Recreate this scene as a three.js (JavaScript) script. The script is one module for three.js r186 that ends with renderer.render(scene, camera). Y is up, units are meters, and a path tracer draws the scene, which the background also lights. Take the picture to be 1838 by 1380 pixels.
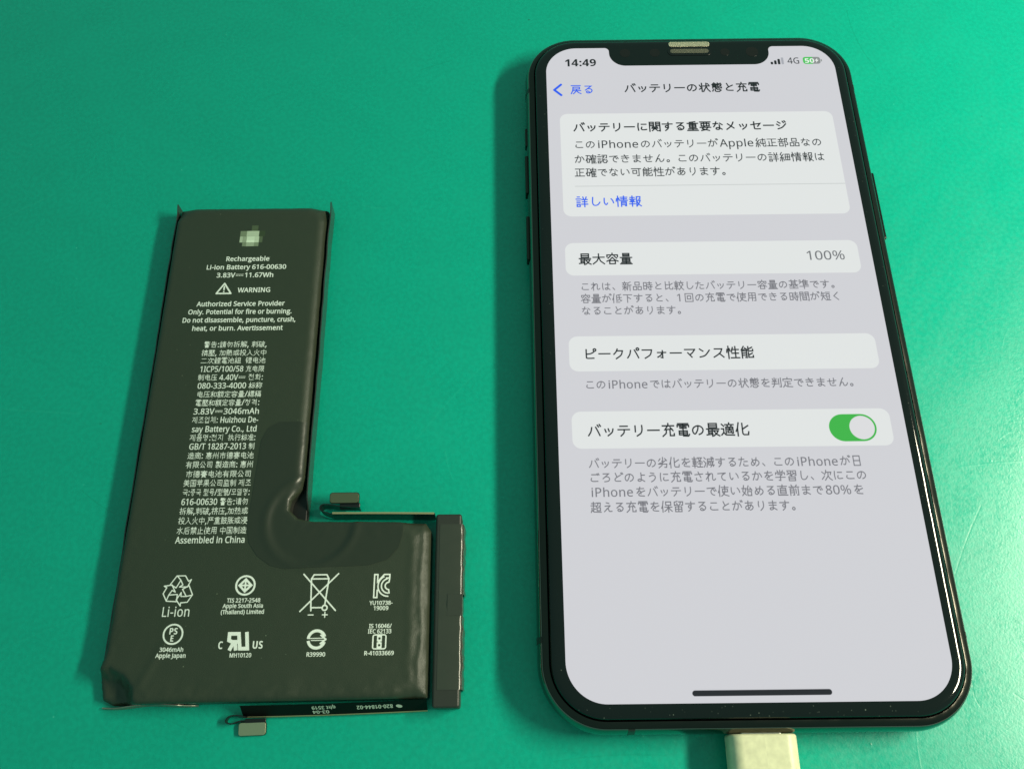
import * as THREE from 'three';
import { RectAreaLightUniformsLib } from 'three/addons/lights/RectAreaLightUniformsLib.js';
import { RoundedBoxGeometry } from 'three/addons/geometries/RoundedBoxGeometry.js';
import { toCreasedNormals } from 'three/addons/utils/BufferGeometryUtils.js';
import { createNoise2D } from 'simplex-noise';

// ---------------------------------------------------------------- camera, light, exposure
const MM = 0.001;                                                   // the scene is measured in millimetres and built in metres; y = 0 is the top of the mat
const scene = new THREE.Scene();
const camera = new THREE.PerspectiveCamera(46.66, 4 / 3, 0.01, 20);
camera.position.set(-39.40 * MM, 158.18 * MM, 76.53 * MM);
camera.up.set(0.011163, 0.394312, -0.918909);
camera.lookAt(camera.position.x + 0.000303, camera.position.y - 0.918967, camera.position.z - 0.394333);
const renderer = new THREE.WebGLRenderer({ antialias: true });
renderer.toneMapping = THREE.LinearToneMapping;
renderer.toneMappingExposure = 1.05;
renderer.shadowMap.enabled = true;
scene.background = new THREE.Color().setRGB(0.135, 0.295, 0.25);     // the dim light that the room gives back from all sides
RectAreaLightUniformsLib.init();
const LAMP = { front: [240, 258, 104], back: [280, 258, -86], aim: [235, 0, 10], depth: 38, color: [1, 0.94, 0.70], power: 103 };   // a bar of LEDs, set askew
{
  const a = new THREE.Vector3(...LAMP.front), b = new THREE.Vector3(...LAMP.back);
  LAMP.width = a.distanceTo(b); LAMP.at = a.clone().add(b).multiplyScalar(0.5);
  const up = LAMP.at.clone().sub(new THREE.Vector3(...LAMP.aim)).normalize(), along = b.clone().sub(a).normalize(), across = new THREE.Vector3().crossVectors(up, along).normalize();
  LAMP.turn = new THREE.Quaternion().setFromRotationMatrix(new THREE.Matrix4().makeBasis(along, across, new THREE.Vector3().crossVectors(along, across)));
}
const lampLight = new THREE.RectAreaLight(new THREE.Color().setRGB(...LAMP.color), LAMP.power, LAMP.width * MM, LAMP.depth * MM);
lampLight.position.copy(LAMP.at).multiplyScalar(MM); lampLight.quaternion.copy(LAMP.turn); lampLight.name = 'lamp_light'; scene.add(lampLight);

const seeded = (s) => () => { s = (s + 0x6d2b79f5) | 0; let t = Math.imul(s ^ (s >>> 15), 1 | s); t = (t + Math.imul(t ^ (t >>> 7), 61 | t)) ^ t; return ((t ^ (t >>> 14)) >>> 0) / 4294967296; };
const SCREEN = { ground: '#d3d3d8', card: '#e4e7e6', knob: '#dfdfe1' }, LABEL_INK = { ground: '#353b2d', print: '#fbfcf6' };
// ---------------------------------------------------------------- lettering
// A stroke alphabet for the characters that the built-in fonts lack. Every sign is drawn on a 20 x 20 grid:
// strokes are parted by ';', points by blanks; '~' bends a stroke smoothly, 'o' is a ring, '@' sets another sign into a box.
const SIGNS = {
  // parts of signs
  言: '1,5 19,5;6,1 14,1;4,9 16,9;4,12.4 16,12.4;4,15.6 16,15.6 16,19.4 4,19.4 4,15.6',
  亻: '13,0 8,8 1,13;8,8 8,20', 氵: '5,1 15,4;1,7.5 11,10.5;2,19 9,16 17,11', 忄: '10,0 10,20;4,5 2,10;15,4 18,8',
  糸: '10,0 3,5 11,8;17,4 3,12 18,11;10,12 10,20;5,14 1,19;15,14 19,18', 車: '10,0 10,20;1,3 19,3;4,6.2 16,6.2 16,13.5 4,13.5 4,6.2;4,9.9 16,9.9;0,16.8 20,16.8',
  門: '1,1 8,1 8,8 1,8;1,4.5 8,4.5;1,1 1,20;19,1 12,1 12,8 19,8;12,4.5 19,4.5;19,1 19,19.5 17,19', 金: '10,0 6,4 1,8;10,0 14,4 19,8;4,8 16,8;2,12 18,12;10,8 10,18;5,13 6,16;15,13 14,16;1,19 19,19',
  钅: '8,0 5,5 1,8;6,3 17,3;3,8 16,8;2,12 17,12;9,8 9,18 16,15', 石: '1,2 19,2;9,2 6,9 1,14;6,10 17,10 17,18 6,18 6,10', 隹: '7,0 4,5 0,9;4,4 4,20;4,5 19,5;4,9.8 18,9.8;4,14.2 18,14.2;4,19 20,19;12,1 12,19',
  扌: '0,5 18,5;10,0 10,18.5 5,17.5;0,13 18,9.5', 灬: '3,3 1,17;7,4 8,17;12,4 14,17;17,3 20,17', 心: '2,6 0,15;6,4 6,15 9,18 15,18 17,12;9,1 12,6;15,4 19,10',
  羊: '5,1 7,5;15,1 13,5;2,6 18,6;3,10.5 17,10.5;1,15 19,15;10,6 10,20', 青: '2,2.5 18,2.5;3,5.5 17,5.5;1,8.5 19,8.5;10,0 10,8.5;4,11 16,11 16,19 13.5,19;4,11 4,20;4,13.7 16,13.7;4,16.5 16,16.5',
  幸: '3,3 17,3;10,0 10,20;1,6.5 19,6.5;5,7.5 7,11;15,7.5 13,11;2,11.5 18,11.5;1,15.5 19,15.5', 辶: '1.5,2 4.5,5;0.8,9 4,9 4,14.5 0.5,18.5;4,15 7,18.3 19.5,18.8',
  雨: '2,1 18,1;10,1 10,20;1,11 1,6 19,6 19,11;5,10 8,11;5,15 8,16;12,10 15,11;12,15 15,16', 木: '1,6 19,6;10,0 10,20;9,7 6,13 0,17;11,7 14,13 20,17', 禾: '17,1 3,3.5;1,7.5 19,7.5;10,3 10,20;9,8 6,13 0.5,17;11,8 14,12 19,15.5',
  田: '2,2 18,2 18,18 2,18 2,2;10,2 10,18;2,10 18,10', 里: '3,1.5 17,1.5 17,11 3,11 3,1.5;3,6.2 17,6.2;10,1.5 10,19;2.5,15 17.5,15;0.8,19 19.2,19',
  客: '10,0 10,2.5;1,6 1,3 19,3 19,6;8,5 3,10;7,7 15,7 9,12 1,15;6,8 18,14;5,14 15,14 15,19.5 5,19.5 5,14', 頁: '1,1.5 19,1.5;10,1.5 9,4.5;4,4.5 16,4.5 16,15 4,15 4,4.5;4,8 16,8;4,11.5 16,11.5;7,16 2,19.5;13,16 18,19.5',
  页: '1,1.5 19,1.5;10,1.5 9,5;16.5,14 16.5,5 3.5,5 3.5,14;10,8 9,14 2,19.5;12,15 18,19.5', 敬: '2,2 10,2;4,0 4,4;8,0 8,4;3,5 1,11;3,6.5 9.5,6.5 9.5,18 7,17.5;2.5,10 7,10 7,14.5 2.5,14.5 2.5,10;13,0 11,8;12,5 19.5,5;17,5 15,12 10.5,19.5;12.5,8 15,14 19.8,19.5',
  '゛': '16,0.8 17.6,3.2;18.4,0.2 20,2.6',
  // hiragana
  の: '~10.5,4 9.5,10 6,16 3.2,15.2 2,11 4,6.5 10,3.9 15.5,6 17.6,10.5 15.5,15 11.3,17.2', と: '6,2 9,9.5;~16,5.8 9,9.5 5,13 6.4,16.5 16,17', る: '4.5,3 15,3 5,11.5;~5,11.5 9,8.5 14,9 16.6,12.5 14,16.5 9,17.6 6.5,15.6 8.5,13.5 11.4,15 11.8,17',
  ろ: '4.5,3 15,3 4,12;~4,12 9,8.5 14,9 16.6,12.5 14,16.5 7,17.6', に: '~3.5,3 2.8,10 3.5,17.4;9,5 17,5;~9.5,11 8.5,14.5 11,16.6 17.5,16', す: '1.5,5 18.5,5;~11.6,1.6 11.7,9 10,12.5 7,12 7,9 10,8.2 11.8,11 10.5,15 6.5,18.6',
  な: '2,5.5 10,5;~7,1.6 5.5,7 2.5,11.8;13.5,4.5 17.6,7.6;~12.5,8 12.6,15 10.5,17.6 6.5,16.6 7.5,13.8 12,14 16.6,17.2', こ: '5,4.3 15.5,4.3;~4.5,11 3.5,14.5 7,16.7 17,16.7', か: '~1.5,7 10,5.8 12.3,8 11.5,14 9.5,17.2 7,16.6;~7.5,2 6,8 2,17.4;~14.5,5 17,8 18.6,12',
  が: '~1.2,7 9.4,5.8 11.6,8 10.8,14 9,17.2 6.6,16.6;~7,2 5.5,8 1.6,17.4;~13.5,5.5 16,8.5 17.6,12.5;@゛ 0 0 20 20', て: '2,5 16.5,4;~16.5,4 10.5,7.5 8.8,12 10.8,16 15,17.6', で: '2,5 16.5,4;~16.5,4 10.5,7.5 8.8,12 10.8,16 15,17.6;14,8 15.6,10.6;17,7.2 18.6,9.8',
  き: '3,5 16,4.2;3,9.3 17,8.3;8.5,1.5 13.5,12;~5,13 5,16.5 9,17.9 14.5,17.4', さ: '2.5,6.5 17.5,5.2;9,1.5 13.5,12;~5,13 5,16.5 9,17.9 14.5,17.4', ま: '3,5 17,5;3.5,9.3 16.5,9.3;~10.5,1.4 10.6,14 9.5,17 5.5,17.6 4.8,15 8,13.8 12,14.8 17,17.9',
  せ: '1.5,8.5 18.5,7;~14,2.5 14,10.5 12.8,12.6 10.5,12;~6,4 6,13 7,16.5 11,17.4 16.5,17.1', ん: '~10.5,2 6,10 2.5,18;~2.5,18 6,12 9,11 10.5,13 11,16.5 13.5,17.6 17,15.5 18.6,12', い: '~3,4 2.8,11 4.5,15.5 6.5,16 8,13.5;~14.5,5 17,8.5 18.2,13',
  し: '~6,2 5.5,12 7,16.5 10.5,17.6 14.5,16 17.6,11.5', あ: '3,5 16.5,4.5;~8.5,1.4 8,8 9,17;~14,7.5 11,13 6.5,16.8 3.2,15 4,11.5 9.5,8.8 14.5,9.5 17.1,12.5 15,16.3 11.5,17.8', り: '~6,2.5 5.3,8 6,12;~14.5,2.5 15,9 13.5,14 9,18.6',
  は: '~3.5,3 2.8,10 3.8,17.2;8.5,6 18.6,6;~14,2.4 14,14 12.5,17 9,16.8 8.5,14.5 11.5,13.5 15,15 18.2,17.6', れ: '5.5,1.5 5.5,18.6;1.5,5.5 8.5,5 1.5,15;~5,11 10.5,5 13.5,5 14,8 13.5,14 14.5,16.6 17,16.5 19,14.5', た: '1.5,5.5 11.5,5;~7,1.5 5.5,9 2,17.6;11,9.5 17.6,9.3;~10.5,13.5 10,16 12,17.4 18.2,17.1',
  く: '14,2 5.5,10 14.5,18.4', を: '3,4.5 16,4;~9,1.4 7,7 3,12.5;~4,11.5 7.5,8.5 10,9.5 10.5,13.5;~17.6,8 11,10.8 6.5,14 7.5,17 16.6,17.9', ど: '@と 0 0 19 20;@゛ 0 1 20 21', よ: '10.5,6 17,6;~10.2,1.8 10.4,14 9,17 5,17 4.2,14.8 7.5,13.6 11.5,14.8 16.6,17.9',
  う: '6.5,2.2 13,3.3;~4,8.5 10,6.5 14.5,8 15,12 12,16 7.5,18.6', ご: '@こ 0 0 19 20;@゛ -1 2 19 22', め: '~5,4.5 6.5,11 9.5,15;~13,2.3 11,11 6.5,16.8 3.2,15.5 3.5,11.5 8,7 14,7 17.6,10.5 16.5,15 12,17.9', え: '7.5,1.8 12.5,3;5,8 15,7 3.5,17.9;~8,12.8 10.5,12 11.5,14.5 13,17.4 17.6,17.3',
  '。': 'o4.5,16,2.4', '、': '2.5,13.5 6,17.6',
  // katakana
  バ: '~6.5,5 5,11.5 1.5,17.2;~12.5,4.5 15.5,10.5 18.4,17.2;15,1.3 16.7,3.9;18,0.4 19.7,3', パ: '~6.5,5 5,11.5 1.5,17.2;~12.5,4.5 15.5,10.5 18.4,17.2;o17.4,3,2', ッ: '4,8 5.5,12;9,7.2 10.3,11;~16,7.5 14.5,12.5 8.5,17.6', テ: '4.5,3.4 15.5,3.4;1.5,8.6 18.5,8.6;~10.5,8.6 10,13.5 5.5,18.2',
  リ: '5,3 5,12;~15,2.5 15,9.5 13,14.5 7.5,18.4', ー: '1.5,10 18.5,10', メ: '~15,2.5 11,10.5 3,17.6;5,6 15.5,15', セ: '1.5,8.3 17.5,5.8 13,12;~7,2.5 7,14.5 8.5,17.1 17,17.1', ジ: '4.5,3 8.5,6;2.5,8 6.5,11;~4,17.6 11.5,14.5 18,7.5;13,2 14.7,4.7;16.3,1 18,3.6',
  ピ: '~4,3 4,14.5 5.5,17.1 15.5,17.1;~15.5,7 11,9.5 4,10.5;o17,3.6,2', ク: '~8,2.5 6,7 2.5,11;7,5.5 16,5.5;~16,5.5 13.5,12.5 6,18.3', フ: '2.5,4.5 17,4.5;~17,4.5 14.5,12.5 6.5,18.1', ォ: '4,9 16.5,9;11.5,6 11.5,17.6 9,17;~11,9.5 8.5,13.5 4,16.6',
  マ: '2,4.5 17.5,4.5;~17.5,4.5 14,9.5 10,13;6.5,10 12.5,17.1', ン: '3,4 8,7.5;~3,17.1 11,14.5 18.1,6', ス: '4,4 15.5,4;~15.5,4 12,11 2.5,17.6;11,11.5 17.6,17.6',
  // kanji on the screen
  戻: '2,1.5 18,1.5;5,5 16.5,5 16.5,9 5,9;5,5 4.5,12 1.5,19;5.5,12.5 18.5,12.5;11.5,9 11,13 5.5,19;12,13 14,16.5 18.8,19', 状: '5.5,1 5.5,19;1.5,5 3.5,9;1,14 5.5,11;8,7 19,7;13.5,1 13,9 8,19;13.5,8 15.5,14 19.5,19;16,2 18,4.5',
  能: '5,0.5 1.5,6 9.5,5;7,3 10,7;2,19.5 2,8 9,8 9,19 7,18.5;2,11.5 9,11.5;2,15 9,15;12,1 12,8 19,8 19,5.5;18,2 12,5;12,10.5 12,18.5 19,18.5 19,15.5;18,11.5 12,15', 態: '@能 1 0 19 12.5;@心 2 13 18 20',
  充: '10,0 10,3;1.5,3.5 18.5,3.5;9,4 5,9.5 15.5,8.5;13,6 17,11;7,11 6.5,15 1.5,19.5;12.5,10.5 12.5,18.5 18.5,18.5 18.5,15.5', 電: '@雨 0.5 0 19.5 9.5;4,11.5 16,11.5 16,17.3 4,17.3 4,11.5;4,14.4 16,14.4;10,10 10,19.3 17.5,19.5 19,17',
  関: '@門 0 0 20 20;7,8.8 8,10.8;13,8.8 12,10.8;5.5,11.2 14.5,11.2;5,13.8 15,13.8;10,11 9.5,14.5 5.5,18.6;10.5,14.5 14.5,18.6', 重: '14.5,0.8 5,2;1,4.2 19,4.2;4.5,6.8 15.5,6.8 15.5,13 4.5,13 4.5,6.8;4.5,9.9 15.5,9.9;10,1.5 10,19;2.5,15.9 17.5,15.9;0.8,19 19.2,19',
  要: '1,1.5 19,1.5;3,4.5 17,4.5 17,10 3,10 3,4.5;7.5,1.5 7.5,10;12.5,1.5 12.5,10;0.8,13 19.2,13;8.5,10.5 4.5,16 16.5,19.5;14.5,13 11,17.5 3,19.5', 純: '@糸 0 0 9 20;10,4 19.5,3;10.5,7 10.5,12.5 19,12.5 19,6.5;14.5,1 14.5,17 15.5,18.5 19.5,18.5 19.8,15.5',
  正: '1.5,2.5 18.5,2.5;10,2.5 10,18;10,10 17,10;4.5,8 4.5,18;0.8,18 19.2,18', 部: '6,0 6,3;1,3.5 11,3.5;3.5,5 4.5,8;8.5,5 7.5,8;0.5,9 11.5,9;2.5,12 9.5,12 9.5,18.5 2.5,18.5 2.5,12;13.5,20 13.5,1.5 18.5,1.5 16,8 19,12 18.5,15.5 15.5,15.5',
  品: '5.5,1.5 14.5,1.5 14.5,8 5.5,8 5.5,1.5;1.5,11.5 8.5,11.5 8.5,18.5 1.5,18.5 1.5,11.5;11.5,11.5 18.5,11.5 18.5,18.5 11.5,18.5 11.5,11.5', 確: '@石 0 0.5 8 19.5;9,7 9,3.5 19.5,3.5 19.5,6.5;14,0.5 12.5,6 8.5,11.5;@隹 9.5 5.5 20 20',
  認: '@言 0 0 8 20;9.5,2 18.5,2 18,8 16.5,8;13.5,2 13,6 9.5,9.5;10,4.5 13,6.5;10,12 8.8,17;12,11 12,17.5 13,18.8 17.5,18.8 18,16;13.5,10.5 15.5,13;18,12 19.8,16', 詳: '@言 0 0 8.5 20;@羊 9 0 20 20', 細: '@糸 0 0 9 20;@田 10 2.5 20 18.5', 情: '@忄 0 0 6.5 20;@青 6.5 0 20 20',
  報: '@幸 0 0 10.5 20;12.5,20 12.5,1.5 18.5,1.5 18,6.5 16,6.5;12.5,9 18.5,9 16,15 12.8,19.5;13.5,11.5 15.5,16 19.8,19.5', 可: '1,3 19,3;15.5,3 15.5,18.5 12,18;3.5,7 11,7 11,13.5 3.5,13.5 3.5,7', 性: '@忄 0 0 6.5 20;10,2 8,9;8.5,5.5 19,5.5;14,0.5 14,19;8.5,11.5 18.5,11.5;6.8,19 19.8,19',
  最: '4,0.8 16,0.8 16,7 4,7 4,0.8;4,3.9 16,3.9;0.8,9.2 19.2,9.2;3.5,9.2 3.5,17.5;9,9.2 9,20;3.5,12 9,12;3.5,14.7 9,14.7;0.8,18 9.5,16.8;11,11.8 18,11.8 15.5,16 11,19.5;12,13 15,17 19.5,19.5', 大: '1,7 19,7;10,1 10,8 7,14 1,19;10.5,8 13,14 19,19',
  容: '10,0 10,2.5;1.5,6.5 1.5,3 18.5,3 18.5,6.5;7,5 3,9;13,5 17,9;10,7.5 6,12 1,14.5;10,7.5 14,12 19,14.5;5.5,13.5 14.5,13.5 14.5,19 5.5,19 5.5,13.5', 量: '5,0.8 15,0.8 15,5.5 5,5.5 5,0.8;5,3.2 15,3.2;0.8,8 19.2,8;4,10.2 16,10.2 16,15 4,15 4,10.2;4,12.6 16,12.6;10,10 10,19.2;2.5,17.2 17.5,17.2;0.8,19.5 19.2,19.5',
  新: '5.5,0 5.5,3;1,3 10,3;3.2,4.5 4,7;8,4.5 7.2,7;0.8,8 10.5,8;1,12 10.2,12;5.6,8 5.6,20;4.8,13 1,17.5;6.5,13 9.8,16;18,1 12.5,3 12.5,11 10.5,19;12.5,8 19.5,8;16.5,8 16.5,20', 時: '1.5,2.5 7.5,2.5 7.5,17.5 1.5,17.5 1.5,2.5;1.5,10 7.5,10;10,3.5 18.5,3.5;14,0.5 14,8;9,8 19.5,8;9,12 19.5,12;16.5,9.5 16.5,19 13.5,18.5;11,14 13,16.5',
  比: '3.5,1.5 3.5,18 9.5,15.5;3.5,8 9.5,8;12,1 12,16.5 13.5,18 18.5,18 19,14;18.5,5 12,9', 較: '@車 0 0 9 20;14.5,0 14.5,3;9.8,3.5 19.5,3.5;12.5,5 10.3,9;16.5,5 19,9;17,9 14.5,14.5 10,19.5;12,9 14.5,14.5 19.5,19.5',
  基: '1.5,2.8 18.5,2.8;6,0 6,11;14,0 14,11;6,5.5 14,5.5;6,8.2 14,8.2;0.8,11 19.2,11;7,11 1.5,15.5;13,11 18.5,15.5;5.5,15 14.5,15;10,12.5 10,19;1.5,19 18.5,19', 準: '@氵 0 0 5 9;@隹 6 0 19 12;0.8,15 19.2,15;10,12 10,20',
  低: '@亻 0 0 6 20;9,3.5 9,15.5 13,13.5;18,1.5 9,3.5;9,8.5 19,8.5;14,3 15,12 17.5,16 19.5,14.5;8,18.8 15,18.8', 下: '1,2.5 19,2.5;9.5,2.5 9.5,19.5;10,7.5 16,11.5', 回: '2,1.5 18,1.5 18,19 2,19 2,1.5;6.5,6.5 13.5,6.5 13.5,13.5 6.5,13.5 6.5,6.5',
  使: '@亻 0 0 6 20;6.5,3.5 19.5,3.5;8.5,6.5 17.8,6.5 17.8,11.5 8.5,11.5 8.5,6.5;13,0.5 13,11 10.5,16 6,19.5;8.5,13 12,17 19.5,19.5', 用: '1.2,19 3.5,11 3.5,1.5 17.5,1.5 17.5,18.5 14.5,18.5;3.5,7 17.5,7;3.5,12.5 17.5,12.5;10.5,1.5 10.5,19',
  間: '@門 0 0 20 20;6,10.5 14,10.5 14,18 6,18 6,10.5;6,14.2 14,14.2', 短: '3.5,1 1.5,7;2.5,4 9,4;0.8,9.5 9.8,9.5;5.5,4 5,11 1,19;6,12 9,17;11,2 19.5,2;12,5.5 18.5,5.5 18.5,11 12,11 12,5.5;12.5,13 13.5,17;18,13 16.5,17;10.5,18.8 19.8,18.8',
  判: '2.5,2 4,6.5;10,2 8.5,6.5;1.5,8 11,8;0.8,12.5 11.8,12.5;6.3,0.5 6.3,10 5.5,15 2,19.5;14.5,2.5 14.5,14;18.8,0.8 18.8,18.8 15.8,18.3', 定: '10,0 10,2.5;1.5,6.5 1.5,3 18.5,3 18.5,6.5;4.5,8 15.5,8;10,8 10,18;10,12.5 16,12.5;5,11 4.5,15 1,19.5;4.5,15.5 8.5,18.3 19.2,18.8',
  適: '@辶 0 0 20 20;12.5,0 12.5,2.5;6.5,2.8 19,2.8;9.5,3.5 10.5,6;16,3.5 15,6;7.5,16 7.5,6.5 18,6.5 18,15.8 16.5,15.8;9.5,9 16,9;12.8,7 12.8,11.5;10.3,11.5 15.3,11.5 15.3,14.7 10.3,14.7 10.3,11.5', 化: '@亻 0 0 7 20;18.5,4.5 10,10;10,1 10,16.5 11.5,18.3 18.3,18.3 19,14',
  劣: '10,0 10,7.5 8,7;5,2.5 2,6.5;14,2 17.5,6;15.5,5.5 10,9.5 3,11.5;1.5,12.5 17.5,12.5 16.5,18.8 13,18.5;9.5,9.5 8,15 2,19.5', 軽: '@車 0 0 9 20;10.5,1.5 18.5,1.5 15,7 10,9.5;12,3.5 15,7 19.5,9.5;15,9 15,18.5;11,12.5 19,12.5;9.8,18.8 19.8,18.8',
  減: '@氵 0 0 5 20;5.5,19 7.5,11 7.5,3.8 19.5,3.8;9.3,7.5 14,7.5;9.5,10 13.5,10 13.5,15 9.5,15 9.5,10;15,0.5 16,9 18,17.5 19.8,15;18.8,7 16.5,14 13,18.8;17,0.8 18.8,2.5', 日: '4,1 16,1 16,19 4,19 4,1;4,10 16,10',
  学: '5,0.5 6.5,3.5;10,0 10.5,3;15.5,0.5 13.5,3.5;1.5,8 1.5,4.5 18.5,4.5 18.5,8;5.5,7.5 14.5,7.5 10,10.5 10,19 7,18.5;1,13 19,13', 習: '1.5,1 8.5,1 8.5,9.5 6.5,9;2,3.5 4,5;1,8 7,5.5;11,1 18,1 18,9.5 16,9;11.5,3.5 13.5,5;10.5,8 17,5.5;10,10 9,12;4,12 16,12 16,19.5 4,19.5 4,12;4,15.7 16,15.7',
  次: '1.5,4 4.5,6.5;0.8,17.5 5.5,12;9.5,0.8 8.5,5 6,9;8.8,4.5 18.8,4.5 17,9;13,6.5 12.5,11.5 6.5,19.3;13,12 15,16 19.5,19.3', 始: '4.5,0.5 2,11.5 8,18;0.5,6 8.8,6;7.5,6 6.5,12.5 1,19;13,1 10.5,8.5 18.5,7.5;16,4.5 19.2,9.5;11,11.5 18,11.5 18,19 11,19 11,11.5',
  直: '1.5,2.8 18.5,2.8;10.5,0 9.5,6;6,6 16.5,6 16.5,16 6,16 6,6;6,9.3 16.5,9.3;6,12.6 16.5,12.6;2,7.5 2,19 19.2,19', 前: '5,0.5 7,3.5;15,0.5 13,3.5;0.8,4.2 19.2,4.2;2.5,19.5 2.5,7 9.5,7 9.5,19 7.5,18.8;2.5,10.8 9.5,10.8;2.5,14.5 9.5,14.5;13.2,7.5 13.2,15.5;17.5,6.5 17.5,19 15,18.7',
  超: '2,3 9,3;5.5,0.5 5.5,17.5;0.8,7 10,7;5.5,12.8 9.5,12.8;2.5,11 2.3,15 0.8,19;2.3,15 6,18.3 19.5,18.8;11,2 18.5,2 18,8 16,8;14,2 13.5,6 10.5,9;12,10.5 18.3,10.5 18.3,16 12,16 12,10.5',
  保: '@亻 0 0 6 20;8.5,1.5 18,1.5 18,7.5 8.5,7.5 8.5,1.5;6.5,11 19.8,11;13.2,7.5 13.2,20;12.5,11.5 10,15.5 6,18.5;14,11.5 16,15 19.8,18.5', 留: '8,0.5 2.5,2 2.5,8 7,7;7,4.5 9,8;10.5,1.5 18.5,1.5 18,7.5 15.5,7.5;14,1.5 13.5,5 10.5,8.8;4,10.5 16,10.5 16,19.3 4,19.3 4,10.5;10,10.5 10,19.3;4,14.8 16,14.8',
  // signs on the battery label
  警: '@敬 1 0 19 9.5;@言 2 10 18 20', 告: '5.5,0.8 3,6;4.5,3.5 16.5,3.5;10,0.5 10,9;1,9 19,9;4.5,12 15.5,12 15.5,19 4.5,19 4.5,12', 請: '@言 0 0 8 20;@青 8.5 0 20 20', 请: '2,1 5,4;0.5,7.5 4.5,7.5 4.5,16.5 7,14.5;@青 7.5 0 20 20',
  勿: '6,0.5 4.5,5 1,9.5;4.5,4.5 17.5,4.5 16.5,17 14,18.8;9,5 7,10 3,14.5;13.5,5 11,12 5.5,18.5', 拆: '@扌 0 0 7.5 20;18,1 10,3 10,11 8,19;10,8.5 19.5,8.5;15,8.5 15,20;15.5,12 18,14.5',
  解: '4,0 1,5;3,2.5 7.5,2.5 6,6;0.8,19.5 2.2,14 2.5,6 8.5,6 8.5,19 6.5,18.8;2.5,10 8.5,10;2.3,14 8.5,14;5.5,6 5.5,14;10.5,1.5 19,1.5 18.5,7 16.5,7;14,1.5 13,5 10.5,8;12.5,9.5 11,13.5;11.5,12 19.3,12;10.5,15.8 19.8,15.8;15.2,9 15.2,20',
  刺: '1,3.5 12,3.5;6.5,0.5 6.5,20;2.5,10.5 2.5,7 10.5,7 10.5,11;6,11 1,17;7,11 11.5,16;14.8,2.5 14.8,14;18.8,0.8 18.8,18.8 16,18.3', 破: '@石 0 0.5 8 19.5;8.5,19.5 10.5,11 10.5,4 19,4 18.3,7;14.5,0.5 14.5,10;10.5,10 18,10 15.5,15 10.5,19.5;12,11 15,16 19.8,19.5',
  擠: '@扌 0 0 7 20;13.5,0 13.5,2.5;8,3 19.5,3;13.5,3 13.5,9;10,5 10,9;17,5 17,9;11.5,6 11,8.5;15.5,6 16,8.5;9.5,11 9,19.5;17.8,11 17.8,20;9.5,12.5 17.8,12.5;9.5,15.8 17.8,15.8',
  壓: '0.8,19.5 2,12 2,1 19,1;4.5,3 9.5,3 9.5,6 4.5,6 4.5,3;5,13.5 5,8 9.5,8 9.5,13 8,13;5,10.3 9.5,10.3;11.5,5 19,5;15,2.5 14,9 11,13;15,6 19,13;16.8,3 18,4.2;5,16 18,16;11,14 11,19.3;3.5,19.3 19.5,19.3', 加: '1,5 10,5 9.5,17.5 7,18.5;5.5,1 5,10 1,18.5;12.5,4.5 18.5,4.5 18.5,17.5 12.5,17.5 12.5,4.5',
  熱: '1,2 9.5,2;5.2,0 5.2,5;0.8,5 10,5;3.5,5.5 1,9;7,5.5 9.5,8.5;1.5,10 9,10;5.2,8 5.2,13;0.8,13.3 9.8,12.8;10.5,4 17,4 17,12 19,12.5;13.8,0.5 13.5,7 10.5,13;11,7.5 14.5,9.5;@灬 1 15 19 20', 热: '@扌 0 0 9 13.5;10,4 17,4 17,12 19,12.5;13.8,0.5 13.5,7 10,13;11,7.5 14.5,9.5;@灬 1 15 19 20',
  或: '0.8,4.5 19.2,4.5;2.5,8 9,8 9,13 2.5,13 2.5,8;0.8,17 10.5,15.5;11.5,0.5 12.5,9 16,18 19,17 19.5,13.5;17.5,8 14.5,14 9,19.3;15,0.8 17.5,2.8', 投: '@扌 0 0 7.5 20;8.5,8.5 11,5 11,1.5 17,1.5 17,6.5 19.5,6.5;9.5,10.5 18,10.5 15,15.5 8.5,19.5;10.5,11.5 14.5,16 19.8,19.5',
  入: '7,1.5 10,3 10,7 7,13 1,19;10,7 13,13.5 19.2,19', 火: '10,0 10,8 7,14 1,20;10,8 13,14 19,20;4,5 3,10;17,5 15,9', 中: '2,5 18,5 18,13 2,13 2,5;10,0.5 10,20', 二: '3,4 17,4;1,17 19,17', 鋰: '@金 0 0 8.5 20;@里 9 0 20 20', 锂: '@钅 0 0 8 20;@里 8.5 0 20 20',
  池: '@氵 0 0 6 20;6.5,9 18,5.5 18,11.5 16,12;12.5,0.5 12.5,14;9,5 9,17 10.5,18.8 18.5,18.8 19.3,15', 組: '@糸 0 0 9 20;11.5,18.8 11.5,2 17.5,2 17.5,18.8;11.5,7.5 17.5,7.5;11.5,13 17.5,13;9.5,18.8 19.8,18.8', 电: '3,4 16.5,4 16.5,13.5 3,13.5 3,4;3,8.7 16.5,8.7;9.8,0.5 9.8,17 11.5,18.8 18,18.8 19,15.5',
  限: '2,20 2,1.5 7,1.5 4.5,7.5 7,11.5 6.5,14.5 4,14.5;10,1.5 18,1.5 18,9.5 10,9.5;10,5.5 18,5.5;10,1.5 10,18.5 14,16.5;13,9.5 15,14.5 19.5,19;18.8,11 15,14', 制: '3,1.5 1.5,6;2.5,4 11,4;0.8,7.8 12,7.8;6.5,0.5 6.5,20;2.2,17 2.2,11 10.8,11 10.8,16.3 9,16;14.8,2.5 14.8,14;18.8,0.8 18.8,18.8 16,18.3',
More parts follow.
